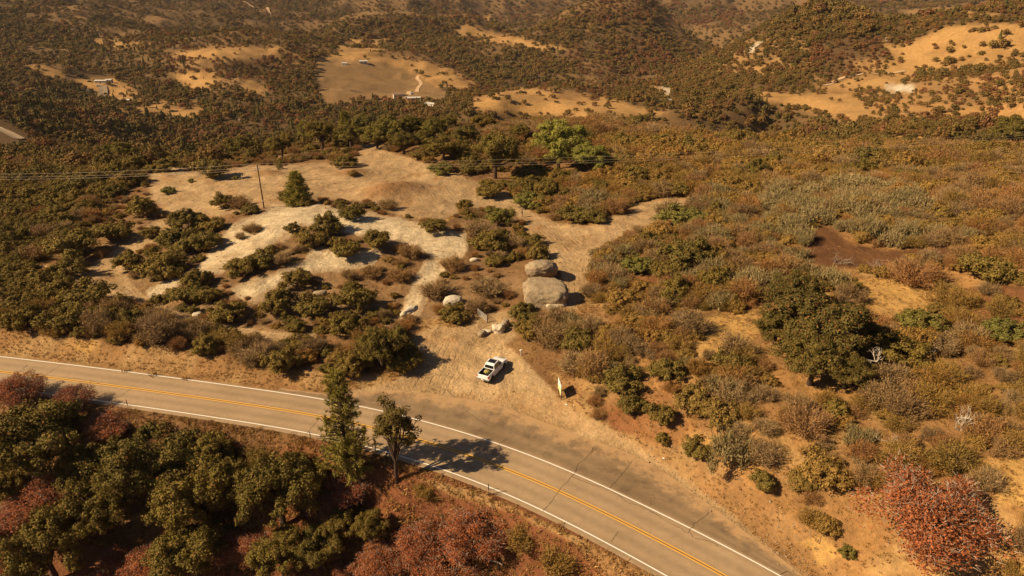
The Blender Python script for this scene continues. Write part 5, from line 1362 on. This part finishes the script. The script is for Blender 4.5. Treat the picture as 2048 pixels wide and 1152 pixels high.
# ------------------------------------------------------------------ rocks
def rock_mat(name, a, b__, sc=1.0):
    m, t, b = newmat(name, .92, .2); g = N(t, 'ShaderNodeTexCoord'); pos = g.outputs['Object']
    n1 = noise_n(t, pos, 1.3 * sc, 8, .7); n2 = noise_n(t, pos, 7 * sc, 5, .75)
    c = mixc(t, mapr(t, n1, .38, .62, 0, 1), a, b__); c = mixc(t, mapr(t, n2, .50, .62, 0, .85), c, tuple(q * .32 for q in a))
    L(t, c, b.inputs['Base Color']); bp = N(t, 'ShaderNodeBump'); bp.inputs['Strength'].default_value = .7; bp.inputs['Distance'].default_value = .25
    L(t, math_n(t, 'ADD', n1, math_n(t, 'MULTIPLY', n2, .4)), bp.inputs['Height']); L(t, bp.outputs[0], b.inputs['Normal']); return m
M_ROCKG = rock_mat('granite', (.40, .300, .185), (.29, .205, .12)); M_ROCKP = rock_mat('pale_granite', (.72, .62, .46), (.60, .48, .33), 2.0)
def boulder(name, loc, size, rz, seed, mat, label, cat='boulder', shear=(0, 0), box=2.6, sub=5, rough=.10, flat=None, group=None, tilt=(0, 0)):
    bm = bmesh.new(); bmesh.ops.create_icosphere(bm, subdivisions=sub, radius=1.0)
    from mathutils import noise as mn
    for v in bm.verts:
        d = v.co.normalized(); q = (abs(d.x) ** box + abs(d.y) ** box + abs(d.z) ** box) ** (-1 / box); p = d * q
        o_ = Vector((seed * 3.7, seed * 1.3, seed))
        n = mn.fractal(p * .9 + o_, 1.0, 2.0, 5) * rough * 1.6 + mn.fractal(p * 4 + o_, 1.0, 2.0, 3) * rough * .6
        p = p * (1 + n)
        if flat and p.z > flat: p.z = flat + (p.z - flat) * .25
        v.co = Vector((p.x * size[0] + shear[0] * p.z * size[2], p.y * size[1] + shear[1] * p.z * size[2], p.z * size[2]))
    bmesh.ops.rotate(bm, verts=bm.verts, matrix=Matrix.Rotation(tilt[0], 3, 'X') @ Matrix.Rotation(tilt[1], 3, 'Y'))
    o = bm_obj(name, bm, mat, None, True, label=label, cat=cat, group=group); o.location = loc; o.rotation_euler = (0, 0, rz); return o
def on(u, v, dz=0.0):
    p, k = hit(u, v); return Vector((p[0], p[1], float(height(p[0], p[1])) + dz)), k / FPX
p, s = on(1088, 608); boulder('boulder', p + Vector((.2, 1.3, 1.1)), (45 * s, 2.7, 2.35), -.12, 3, M_ROCKG, 'larger lower boulder, blocky with a pitted face and flat sloping top', box=3.4, flat=.8, rough=.10, shear=(0, .12), tilt=(.12, .05))
p, s = on(1086, 556); boulder('boulder', p + Vector((-.2, .9, 1.2)), (35 * s, 2.6, 2.3), .25, 9, M_ROCKG, 'upper boulder, smooth and rounded with a dark overhung face', box=2.05, rough=.06, shear=(-.25, -.7))
p, s = on(1112, 614); boulder('flat_rock', p + Vector((0, 0, .25)), (22 * s, 1.0, .55), .3, 12, M_ROCKP, 'low pale rock at the foot of the lower boulder', 'rock', sub=4)
p, s = on(998, 664); boulder('white_rock', p + Vector((0, .2, .45)), (12 * s, .75, .85), .5, 14, M_ROCKP, 'whitest upright rock at the pull-out entrance by the gate', 'rock', sub=4, rough=.2, box=3)
p, s = on(972, 668); boulder('white_rock', p + Vector((0, .3, .22)), (10 * s, .45, .35), .1, 15, M_ROCKP, 'small pale slab behind the grey rock at the pull-out entrance', 'rock', sub=4, rough=.2, box=3)
p, s = on(963, 671); boulder('grey_rock', p + Vector((0, 0, .28)), (8.5 * s, .5, .48), .9, 16, M_ROCKG, 'grey round rock left of the whitest rock at the pull-out entrance', 'rock', sub=4, rough=.15)
p, s = on(1010, 652); boulder('grey_rock', p + Vector((0, 0, .4)), (8 * s, .7, .8), .9, 17, M_ROCKG, 'grey rock under the shrub behind the whitest rock', 'rock', sub=4, rough=.15)
p, s = on(906, 608); boulder('pale_boulder', p + Vector((0, 0, .5)), (19 * s, 1.1, 1.0), .2, 18, M_ROCKP, 'rounded pale grey rock half hidden in the shrub left of the gate', 'rock', sub=4)
p, s = on(948, 522); boulder('pale_boulder', p + Vector((0, 0, .2)), (9 * s, .5, .4), .2, 19, M_ROCKP, 'small pale rock among dry bushes up-slope of the boulders', 'rock', sub=3)
p, s = on(1300, 474); boulder('white_outcrop', p + Vector((0, 0, .1)), (22 * s, 1.6, .5), .5, 20, M_ROCKP, 'white rock outcrop in the shrubs right of the sand track', 'rock', sub=4, rough=.2)
p, s = on(395, 630); boulder('pale_boulder', p + Vector((0, 0, .1)), (10 * s, .7, .35), .2, 21, M_ROCKP, 'flat pale rock beside the lower dirt track', 'rock', sub=3)
p, s = on(820, 622); boulder('gully_rock', p + Vector((0, 0, .15)), (22 * s, .7, .5), .9, 22, M_ROCKP, 'long pale rock at the lower end of the rocky gully', 'rock', sub=4, rough=.2)
p, s = on(640, 590); boulder('grey_rock', p + Vector((0, 0, .3)), (14 * s, .6, .5), .2, 26, M_ROCKG, 'dark rock ledge behind the middle shrub of the large cluster', 'rock', sub=3)

# ------------------------------------------------------------------ roadside sign seen almost edge on
M_POST = simple('brown_post', (.10, .045, .025), .8); M_SIGNW = simple('sign_white', (.80, .78, .70), .5, .3, 0, .03); M_SIGNY = simple('sign_yellow', (.70, .60, .30), .5, .3, 0, .05)
sp = Vector(hit(1122.3, 801)[0]); sp.z = float(height(sp.x, sp.y)); q2 = Vector((sp.x - .28, sp.y + 2.3, 0))
sa = math.atan2(q2.y - sp.y, q2.x - sp.x)
Sg = empty('roadside_sign', sp, sa); Sg.scale = (.84, .84, .84); tag(Sg, 'tall two-post roadside sign seen almost edge on, white over yellow', 'sign')
gz = [float(height(sp.x + math.cos(sa) * d, sp.y + math.sin(sa) * d)) - sp.z for d in (0.05, 2.25)]
for d, z0 in zip((.05, 2.25), gz):
    bm = bmesh.new(); bbox(bm, d - .06, d + .06, -.06, .06, z0 - .3, 2.75); bm_obj('post', bm, M_POST, Sg)
bm = bmesh.new(); bbox(bm, -.12, 2.42, .062, .10, .95, 2.85); bm_obj('panel', bm, M_SIGNW, Sg)
bm = bmesh.new(); vs = [bm.verts.new(v) for v in [(-.10, .104, .97), (2.40, .104, .97), (2.40, .104, 1.55), (1.3, .104, 1.95), (-.10, .104, 2.2)]]; bm.faces.new(vs); bm_obj('yellow_field', bm, M_SIGNY, Sg)
for d in (.35, 1.25):
    P = [(d + .20 * math.cos(a), 0.08, 2.99 + .20 * math.sin(a)) for a in np.linspace(0, 2 * math.pi, 17)]; pipe('ring', P, .04, M_POST, Sg, 5)

# ------------------------------------------------------------------ utility poles and wires
M_POLE = simple('pole_wood', (.085, .040, .022), .9); M_ALU = simple('grey_metal', (.42, .40, .38), .45, .4); M_WIRE = simple('wire', (.50, .38, .27), .5, .5)
def pole(x, y, label, h=10.2, ang=1.4):
    z0 = float(height(x, y)); E_ = empty('utility_pole', (x, y, z0)); tag(E_, label, 'utility pole', 'utility poles of the power line')
    pipe('shaft', [(0, 0, -.5), (0, 0, h)], .17, M_POLE, E_, 9, .11)
    c_, s_ = math.cos(ang), math.sin(ang)
    bm = bmesh.new(); bbox(bm, -1.15, 1.15, -.055, .055, -.06, .06, Matrix.Rotation(ang, 3, 'Z'), (0.13 * -s_, .13 * c_, h - 1.15)); bm_obj('crossarm', bm, M_ALU, E_)
    for d, zz_ in ((-1.05, h - 1.02), (1.05, h - 1.02), (0, h + .08)):
        bm = bmesh.new(); bmesh.ops.create_cone(bm, cap_ends=True, segments=8, radius1=.07, radius2=.05, depth=.2, matrix=Matrix.Translation((c_ * d + (.13 * -s_ if d else 0), s_ * d + (.13 * c_ if d else 0), zz_))); bm_obj('insulator', bm, M_ALU, E_)
    bm = bmesh.new(); bbox(bm, -.12, .12, -.2, -.16, 1.6, 2.0); bm_obj('number_plate', bm, M_ALU, E_)
    return Vector((x, y, z0)), h, ang
pb = hit(528, 416)[0]
Pm = pole(pb[0], pb[1], 'leaning-looking dark wooden power pole on the edge of the sandy clearing')
Pl = pole(-175, 187, 'power pole outside the left edge of the view'); Pr = pole(150, 178, 'power pole outside the right edge of the view')
for A, B in ((Pl, Pm), (Pm, Pr)):
    for d, dz in ((-1.05, -.9), (1.05, -.9), (0, .2)):
        a = A[0] + Vector((math.cos(A[2]) * d, math.sin(A[2]) * d, A[1] + dz)); b_ = B[0] + Vector((math.cos(B[2]) * d, math.sin(B[2]) * d, B[1] + dz))
        ln = (b_ - a).length; sag = ln * .0105
        P = [a.lerp(b_, t_) - Vector((0, 0, 4 * sag * t_ * (1 - t_))) for t_ in np.linspace(0, 1, 40)]
        nm = {-1.05: 'near', 1.05: 'far', 0: 'top'}[d]
        pipe('power_line', [tuple(q) for q in P], .018, M_WIRE, None, 4, label=('top' if d == 0 else 'nearer lower' if d < 0 else 'farther lower') + ' power wire running ' + ('left' if A is Pl else 'right') + ' from the wooden pole', cat='wire')

# ------------------------------------------------------------------ gate, marker posts, litter
M_GATE = simple('pale_gate_pipe', (.60, .54, .46), .5, .4)
ga, _ = on(955.5, 632); gb, _ = on(973.5, 645)
gv = gb - ga; gl = math.hypot(gv.x, gv.y); G = empty('pipe_gate', ga, math.atan2(gv.y, gv.x)); tag(G, 'pale open pipe gate beside the track behind the white rocks', 'gate')
dzg = (gb.z - ga.z) / gl
for k in range(5):
    z0 = .30 + k * .24; pipe('rail', [(0, 0, z0), (gl, 0, z0 + dzg * gl)], .028, M_GATE, G)
for xx in (0, gl / 2, gl): pipe('upright', [(xx, 0, .28 + dzg * xx), (xx, 0, 1.28 + dzg * xx)], .03, M_GATE, G)
pipe('post', [(-.15, 0, -.3), (-.15, 0, 1.45)], .07, M_POST, G); pipe('post', [(gl + .15, 0, dzg * gl - .3), (gl + .15, 0, 1.4 + dzg * gl)], .07, M_POST, G)
for (u, v, lb) in [(255, 811, 'dark marker post by the lower road line below the left oaks'), (621, 876, 'dark marker post by the lower road line left of the tall pine'), (977, 981, 'dark marker post by the lower road line right of the tree shadow')]:
    p, s = on(u, v); E_ = empty('marker_post', p, .5); tag(E_, lb, 'marker post', 'road marker posts')
    bm = bmesh.new(); bbox(bm, -.05, .05, -.02, .02, -.2, .95); bm_obj('stake', bm, M_POST, E_); bm = bmesh.new(); bbox(bm, -.045, .045, -.032, -.022, .72, .9); bm_obj('reflector', bm, M_ALU, E_)
p, s = on(1042, 711); E_ = empty('white_marker', p, .4); tag(E_, 'small white marker on a pale stake up-slope right of the pickup', 'marker')
bm = bmesh.new(); bbox(bm, -.05, .05, -.05, .05, -.2, .75); bm_obj('stake', bm, M_GATE, E_); bm = bmesh.new(); bbox(bm, -.16, .16, -.12, .12, .75, 1.0); bm_obj('cap', bm, M_SIGNW, E_, False, .03)
def scrap(u, v, s, lb, mat):
    p, _ = on(u, v, .05); bm = bmesh.new(); bmesh.ops.create_icosphere(bm, subdivisions=2, radius=s)
    for q in bm.verts: q.co = Vector((q.co.x * random.uniform(.6, 1.3), q.co.y * random.uniform(.6, 1.3), q.co.z * random.uniform(.3, .6)))
    o = bm_obj('litter', bm, mat, None, label=lb, cat='litter'); o.location = p
scrap(1133, 810, .16, 'white litter scrap right below the foot of the sign', M_SIGNW); scrap(1147, 812, .09, 'smaller white litter scrap right of the one below the sign', M_SIGNW)
scrap(1056, 743, .09, 'white litter dot on the bank right of the pickup shadow', M_SIGNW); scrap(1327, 917, .12, 'white litter scrap on the bank beside the road bend', M_SIGNW)
scrap(812, 733, .22, 'crumpled white litter at the left corner of the pull-out', M_SIGNW); scrap(1540, 1004, .13, 'white litter scrap on the bank above the road at the lower right', M_SIGNW)
p, s = on(993, 989, .06); E_ = empty('broken_branch', p, .2); tag(E_, 'dark broken branch on the road shoulder by the marker post', 'branch')
pipe('limb', [(-1.2, .1, .05), (-.3, 0, .14), (.5, .12, .16), (1.2, .3, .05)], .05, M_bark, E_, 5, .02); pipe('twig', [(-.3, 0, .1), (.1, -.35, .2), (.5, -.55, .25)], .03, M_bark, E_, 5, .01)

# stones on the banks and at the mouths of the tracks
M_STONE = rock_mat('tan_stone', (.44, .31, .18), (.33, .22, .12), 2.0)
def stone_mesh(seed):
    R = np.random.default_rng(seed); bm = bmesh.new(); bmesh.ops.create_icosphere(bm, subdivisions=2, radius=1)
    for v in bm.verts: v.co = Vector([c_ * s_ for c_, s_ in zip(v.co * R.uniform(.8, 1.12), (1, .8, .6))])
    m = bpy.data.meshes.new('stone'); bm.to_mesh(m); bm.free(); m.materials.append(M_STONE); return m
sm = [stone_mesh(i) for i in (1, 2)]; so_ = []
for m, (u, v, lb) in zip(sm, [(1095, 700, 'pale stone on the bank above the pickup'), (1480, 930, 'pale stone on the bank above the road bend')]):
    p, _ = on(u, v, .05); o = link('stone', m, label=lb, cat='stone'); o.location = p; o.scale = (.25, .25, .25); so_.append(o)
px = rng.uniform(1040, 1640, 5200); py = rng.uniform(690, 1150, 5200)
lim = np.interp(px, [1040, 1120, 1230, 1400, 1640], [690, 760, 850, 880, 1020]); lim2 = np.interp(px, [1040, 1150, 1300, 1400, 1560, 1640], [740, 830, 920, 990, 1110, 1150])
mk_ = (py > lim) & (py < lim2); P = np.array([atz(a, b_, 1.5) for a, b_ in zip(px[mk_], py[mk_])]); n = len(P)
P = P[fbm(P[:, 0] / 3, P[:, 1] / 3, 601, 3) > -.05]; n = len(P)
x2, y2 = scatter(90, 150, 1.3, 30); z2 = height(x2, y2); zn2, _, _, _ = zones(x2, y2, z2, False); kk = (rng.random(len(x2)) < .10 + .25 * (zn2['rock'] > 0)) & (zn2['sand'] < .5) & (zn2['inter'] > .5)
P = np.r_[P[:, :2], np.c_[x2[kk], y2[kk]]]; n = len(P)
sc = np.abs(rng.normal(.03, .05, n)) + .035
stuff('rubble', 'pale stones and rubble on the banks', np.c_[P, height(P[:, 0], P[:, 1])], rng.uniform(0, 6, (n, 3)), np.c_[sc, sc, sc], rng.integers(0, 2, n), so_)

# ------------------------------------------------------------------ the person standing on the sand track
def person(loc, rz):
    root = empty('person', loc, rz); tag(root, 'person in dark clothes standing on the sand track, arms held in front, facing left', 'person')
    M_SK = simple('skin', (.32, .17, .10), .6); M_SH = simple('dark_shirt', (.045, .018, .016), .9); M_TR = simple('dark_trousers', (.022, .022, .028), .9); M_HR = simple('black_cap', (.012, .011, .012), .7)
    J = {'pel': (0, 0, .95, .15), 'wst': (0, 0, 1.10, .135), 'chs': (.02, 0, 1.32, .165), 'nck': (.03, 0, 1.50, .06), 'hd0': (.05, 0, 1.60, .085), 'hd1': (.06, 0, 1.72, .085)}
    E = [('pel', 'wst'), ('wst', 'chs'), ('chs', 'nck'), ('nck', 'hd0'), ('hd0', 'hd1')]
    for s, t_ in ((1, 'l'), (-1, 'r')):
        J.update({'sh' + t_: (.02, s * .19, 1.42, .075), 'el' + t_: (.06, s * .25, 1.14, .05), 'wr' + t_: (.30, s * .12, 1.12, .036), 'ha' + t_: (.38, s * .08, 1.13, .045),
                  'hp' + t_: (0, s * .095, .90, .105), 'kn' + t_: (.03 + .03 * s, s * .11, .50, .068), 'an' + t_: (.0 + .05 * s, s * .12, .09, .045), 'to' + t_: (.15 + .05 * s, s * .14, .04, .045)})
        E += [('chs', 'sh' + t_), ('sh' + t_, 'el' + t_), ('el' + t_, 'wr' + t_), ('wr' + t_, 'ha' + t_), ('pel', 'hp' + t_), ('hp' + t_, 'kn' + t_), ('kn' + t_, 'an' + t_), ('an' + t_, 'to' + t_)]
        for f in range(4):
            J[f'f{t_}{f}'] = (.42, s * (.055 + .022 * f), 1.135 - .004 * f, .0095); J[f'g{t_}{f}'] = (.455, s * (.05 + .02 * f), 1.115, .0085); E += [('ha' + t_, f'f{t_}{f}'), (f'f{t_}{f}', f'g{t_}{f}')]
        J['t' + t_] = (.40, s * .04, 1.15, .011); E.append(('ha' + t_, 't' + t_))
    ks = list(J); m = bpy.data.meshes.new('body'); m.from_pydata([J[k][:3] for k in ks], [(ks.index(a), ks.index(b_)) for a, b_ in E], [])
    o = link('body', m, root); md = o.modifiers.new('s', 'SKIN'); sv = m.skin_vertices[0].data
    for i, k in enumerate(ks): sv[i].radius = (J[k][3],) * 2; sv[i].use_root = (k == 'pel')
    ss = o.modifiers.new('d', 'SUBSURF'); ss.levels = ss.render_levels = 2
    bpy.context.view_layer.update(); dg = bpy.context.evaluated_depsgraph_get(); me = bpy.data.meshes.new_from_object(o.evaluated_get(dg)); o.modifiers.clear(); o.data = me; me.materials.clear()
    for mm_ in (M_SK, M_SH, M_TR, M_TYRE): me.materials.append(mm_)
    for p in me.polygons:
        c_ = p.center; p.use_smooth = True
        p.material_index = 3 if c_.z < .11 else 2 if c_.z < 1.0 and c_.x < .24 else 0 if (c_.z > 1.49 or (c_.x > .27 and c_.z < 1.25)) else 1
    bm = bmesh.new(); bmesh.ops.create_uvsphere(bm, u_segments=14, v_segments=10, radius=.112, matrix=Matrix.Translation((.045, 0, 1.70)))
    for v in list(bm.verts):
        if v.co.z < 1.69: v.co.z = 1.69
    bbox(bm, .10, .24, -.07, .07, 1.695, 1.71); bm_obj('cap', bm, M_HR, root, True)
    bm = bmesh.new(); bmesh.ops.create_cone(bm, cap_ends=True, segments=8, radius1=.018, radius2=.008, depth=.035, matrix=Matrix.Translation((.155, 0, 1.635)) @ Matrix.Rotation(math.pi / 2, 4, 'Y')); bm_obj('nose', bm, M_SK, root, True)
    for s in (1, -1):
        bm = bmesh.new(); bmesh.ops.create_uvsphere(bm, u_segments=8, v_segments=6, radius=.016, matrix=Matrix.Translation((.135, s * .035, 1.665))); bm_obj('eye', bm, M_HR, root, True)
        bm = bmesh.new(); bmesh.ops.create_uvsphere(bm, u_segments=8, v_segments=6, radius=.025, matrix=Matrix.Translation((.05, s * .092, 1.65))); bm_obj('ear', bm, M_SK, root, True)
    bm = bmesh.new(); bbox(bm, .145, .15, -.025, .025, 1.60, 1.607); bm_obj('mouth', bm, M_HR, root)
    bm = bmesh.new(); bbox(bm, .40, .50, -.10, .10, 1.10, 1.125); c_ = bm_obj('handheld_controller', bm, M_BLACK, None, False, .01, label='small dark handheld controller held by the standing person', cat='controller')
    c_.matrix_world = Matrix.Translation(loc) @ Matrix.Rotation(rz, 4, 'Z')
p, s = on(1044.5, 433.5); person(p, math.radians(188))

# ------------------------------------------------------------------ small buildings and vehicles far off, tracks on the hills
M_WALL = simple('pale_siding', (.50, .42, .33), .8); M_ROOFW = simple('white_metal_roof', (.52, .48, .42), .6); M_ROOFB = simple('brown_roof', (.20, .13, .085), .8); M_TRIM = simple('window_dark', (.04, .04, .045), .3)
def house(u, v, L_, Wd, H_, rz, label, roof, name='house', cat='house', wall=None, gable=.8):
    p, s = on(u, v); E_ = empty(name, p, rz); tag(E_, label, cat)
    bm = bmesh.new(); bbox(bm, -L_ / 2, L_ / 2, -Wd / 2, Wd / 2, -1.5, H_); bm_obj('wall', bm, wall or M_WALL, E_)
    bm = bmesh.new(); e_ = .4; a = [bm.verts.new(q) for q in [(-L_ / 2 - e_, -Wd / 2 - e_, H_), (-L_ / 2 - e_, Wd / 2 + e_, H_), (-L_ / 2 - e_, 0, H_ + gable), (L_ / 2 + e_, -Wd / 2 - e_, H_), (L_ / 2 + e_, Wd / 2 + e_, H_), (L_ / 2 + e_, 0, H_ + gable)]]
    for f in ((0, 2, 1), (3, 4, 5), (0, 3, 5, 2), (1, 2, 5, 4), (0, 1, 4, 3)): bm.faces.new([a[i] for i in f])
    bmesh.ops.recalc_face_normals(bm, faces=bm.faces); bm_obj('roof', bm, roof, E_)
    nwin = max(2, int(L_ / 3.5))
    for i in range(nwin):
        xx = -L_ / 2 + (i + .5) * L_ / nwin; door = i == nwin // 2
        bm = bmesh.new(); bbox(bm, xx - .5, xx + .5, -Wd / 2 - .04, -Wd / 2 + .04, 0 if door else .9, 2.0); bm_obj('door' if door else 'window', bm, M_TRIM, E_)
for a in [(203, 166, 12, 5, 2.6, .05, 'long white-roofed house in the orange yard of the left valley', M_ROOFW), (219, 165, 6, 5, 2.8, .1, 'short white-roofed shed right of the long house in the left valley', M_ROOFW),
          (249, 205, 11, 5, 2.6, .0, 'long white-roofed trailer home lowest in the left valley', M_ROOFW), (225, 207, 6, 4, 2.2, .4, 'small white-roofed shed left of the lowest trailer home', M_ROOFW),
          (215, 212, 6, 4, 2.2, .0, 'small white-roofed shed below the others in the left valley', M_ROOFW), (727, 127, 10, 7, 3.2, .2, 'white house at the top of the grazed field', M_ROOFW), (690, 130, 6, 4, 2.6, 0, 'small white shed left of the house on the grazed field', M_ROOFW),
          (798, 194, 11, 8, 3.2, .3, 'grey-roofed house at the bottom of the winding farm track', M_ROOFB), (828, 200, 12, 5, 2.4, .15, 'long low white barn right of the grey-roofed house', M_ROOFW), (862, 212, 10, 5, 2.4, -.6, 'white barn at the edge of the trees right of the low barn', M_ROOFW),
          (47, 126, 10, 6, 2.8, .1, 'grey-roofed house among trees at the far left', M_ROOFB), (335, 240, 14, 7, 2.6, .2, 'low grey house below the golden strip in the left valley', M_ROOFB), (1330, 206, 9, 6, 2.8, .1, 'white house at the foot of the pale road cut', M_ROOFW), (1779, 81, 7, 5, 2.6, .3, 'tiny white building on the saddle of the golden hill', M_ROOFW)]:
    house(*a)
def vehicle(u, v, rz, label, L_=5.0, H_=1.6, mat=None):
    p, s = on(u, v); E_ = empty('parked_car', p, rz); tag(E_, label, 'car')
    bm = bmesh.new(); prism(bm, [(-L_ / 2, .35), (-L_ / 2, .95), (-L_ / 2 + .3, 1.0), (L_ / 2 - .1, .9), (L_ / 2, .4)], -.9, .9); bm_obj('body', bm, mat or M_PAINT, E_, False, .05)
    bm = bmesh.new(); prism(bm, [(-L_ * .42, .95), (-L_ * .34, H_), (L_ * .12, H_), (L_ * .27, .93)], -.8, .8); bm_obj('cabin', bm, M_GLASS, E_, False, .05)
    bm = bmesh.new(); bbox(bm, -L_ * .33, L_ * .11, -.75, .75, H_, H_ + .04); bm_obj('roof', bm, mat or M_PAINT, E_)
    for xx in (-L_ * .3, L_ * .3):
        for s_ in (-.85, .85):
            bm = bmesh.new(); bmesh.ops.create_cone(bm, cap_ends=True, segments=14, radius1=.34, radius2=.34, depth=.22, matrix=Matrix.Translation((xx, s_, .34)) @ Matrix.Rotation(math.pi / 2, 4, 'X')); bm_obj('wheel', bm, M_TYRE, E_)
vehicle(168, 184, .5, 'white camper in the orange yard of the left valley', 7.0, 2.9); vehicle(178, 183, .2, 'white van right of the camper in the orange yard', 5.5, 2.3); vehicle(198, 173, .3, 'grey-white car below the long house in the left valley')
vehicle(180, 164, .1, 'dark car above the van in the orange yard', mat=M_BLACK); vehicle(18, 139, .4, 'white car in the clearing at the far left'); vehicle(815, 197, .3, 'white car between the grey-roofed house and the low barn'); vehicle(824, 189, .9, 'white car on the winding farm track')
def drape(name, P, wd, mat, label, dz=.35, n=80):
    Q = resample(catmull([hit(*p)[0][:2] for p in P]), n); A = offset(Q, wd / 2); B = offset(Q, -wd / 2)
    X = np.stack([A, (A + B) / 2, B], 1).reshape(-1, 2); Z = height(X[:, 0], X[:, 1]).reshape(-1, 3)
    Z = np.maximum(Z, Z.mean(1, keepdims=True)).ravel() + dz
    q = (np.arange(n - 1)[:, None] * 3 + np.arange(2)[None]).ravel()
    sheet(name, np.c_[X, Z], np.stack([q, q + 3, q + 4, q + 1], 1), mat, None, label=label, kind='structure'); return Q
M_TRACK = simple('pale_track', (.50, .32, .17), .95); M_FROAD = simple('far_asphalt', (.27, .19, .115), .9)
drape('farm_track', [(816, 190), (835, 178), (842, 168), (834, 158), (838, 152)], 4.5, M_TRACK, 'pale winding farm track at the right of the grazed field', .5)
drape('farm_track', [(925, 142), (938, 138), (945, 132)], 4, M_TRACK, 'short pale track on the spur right of the grazed field', .5)
drape('farm_track', [(1648, 172), (1680, 158), (1720, 150), (1770, 148), (1810, 143)], 5, M_TRACK, 'pale track climbing the golden hill', .5)
drape('valley_road', [(452, 220), (468, 230), (484, 242)], 6, M_FROAD, 'short grey piece of valley road below the red hill', .5)
drape('farm_track', [(455, 2), (510, 18), (545, 34)], 6, M_TRACK, 'thin pale track high on the far hills at the left', 1.2)
drape('farm_track', [(205, 172), (207, 188), (200, 205)], 8, M_FROAD, 'grey driveway below the long house in the left valley', .5)
Q = drape('far_road', [(-90, 222), (-30, 246), (10, 264), (40, 279)], 5.0, M_FROAD, 'stretch of the same road reappearing at the left edge', .35)
A = offset(Q, 2.0); B = offset(Q, 1.75); X = np.stack([A, B], 1).reshape(-1, 2); Z = height(X[:, 0], X[:, 1]).reshape(-1, 2); Z = np.maximum(Z, Z.mean(1, keepdims=True)).ravel() + .75; q = np.arange(len(Q) - 1) * 2
sheet('far_road_line', np.c_[X, Z], np.stack([q, q + 1, q + 3, q + 2], 1), M_WHITE, None, label='white line on the stretch of road at the left edge', kind='structure')

# ------------------------------------------------------------------ thin air between the camera and the hills
bm = bmesh.new(); bbox(bm, -10000, 10000, -9800, 9800, -260, 700)
hz = bm_obj('haze', bm, bpy.data.materials.new('haze'), None, label='thin warm haze over the valley', kind='stuff')
hm = hz.data.materials[0]; hm.use_nodes = True; t = hm.node_tree; t.nodes.remove(t.nodes['Principled BSDF'])
pv = t.nodes.new('ShaderNodeVolumePrincipled'); pv.inputs['Density'].default_value = 0.000035; pv.inputs['Color'].default_value = (1.0, .86, .76, 1); pv.inputs['Anisotropy'].default_value = 0.2
L(t, pv.outputs[0], t.nodes['Material Output'].inputs['Volume'])
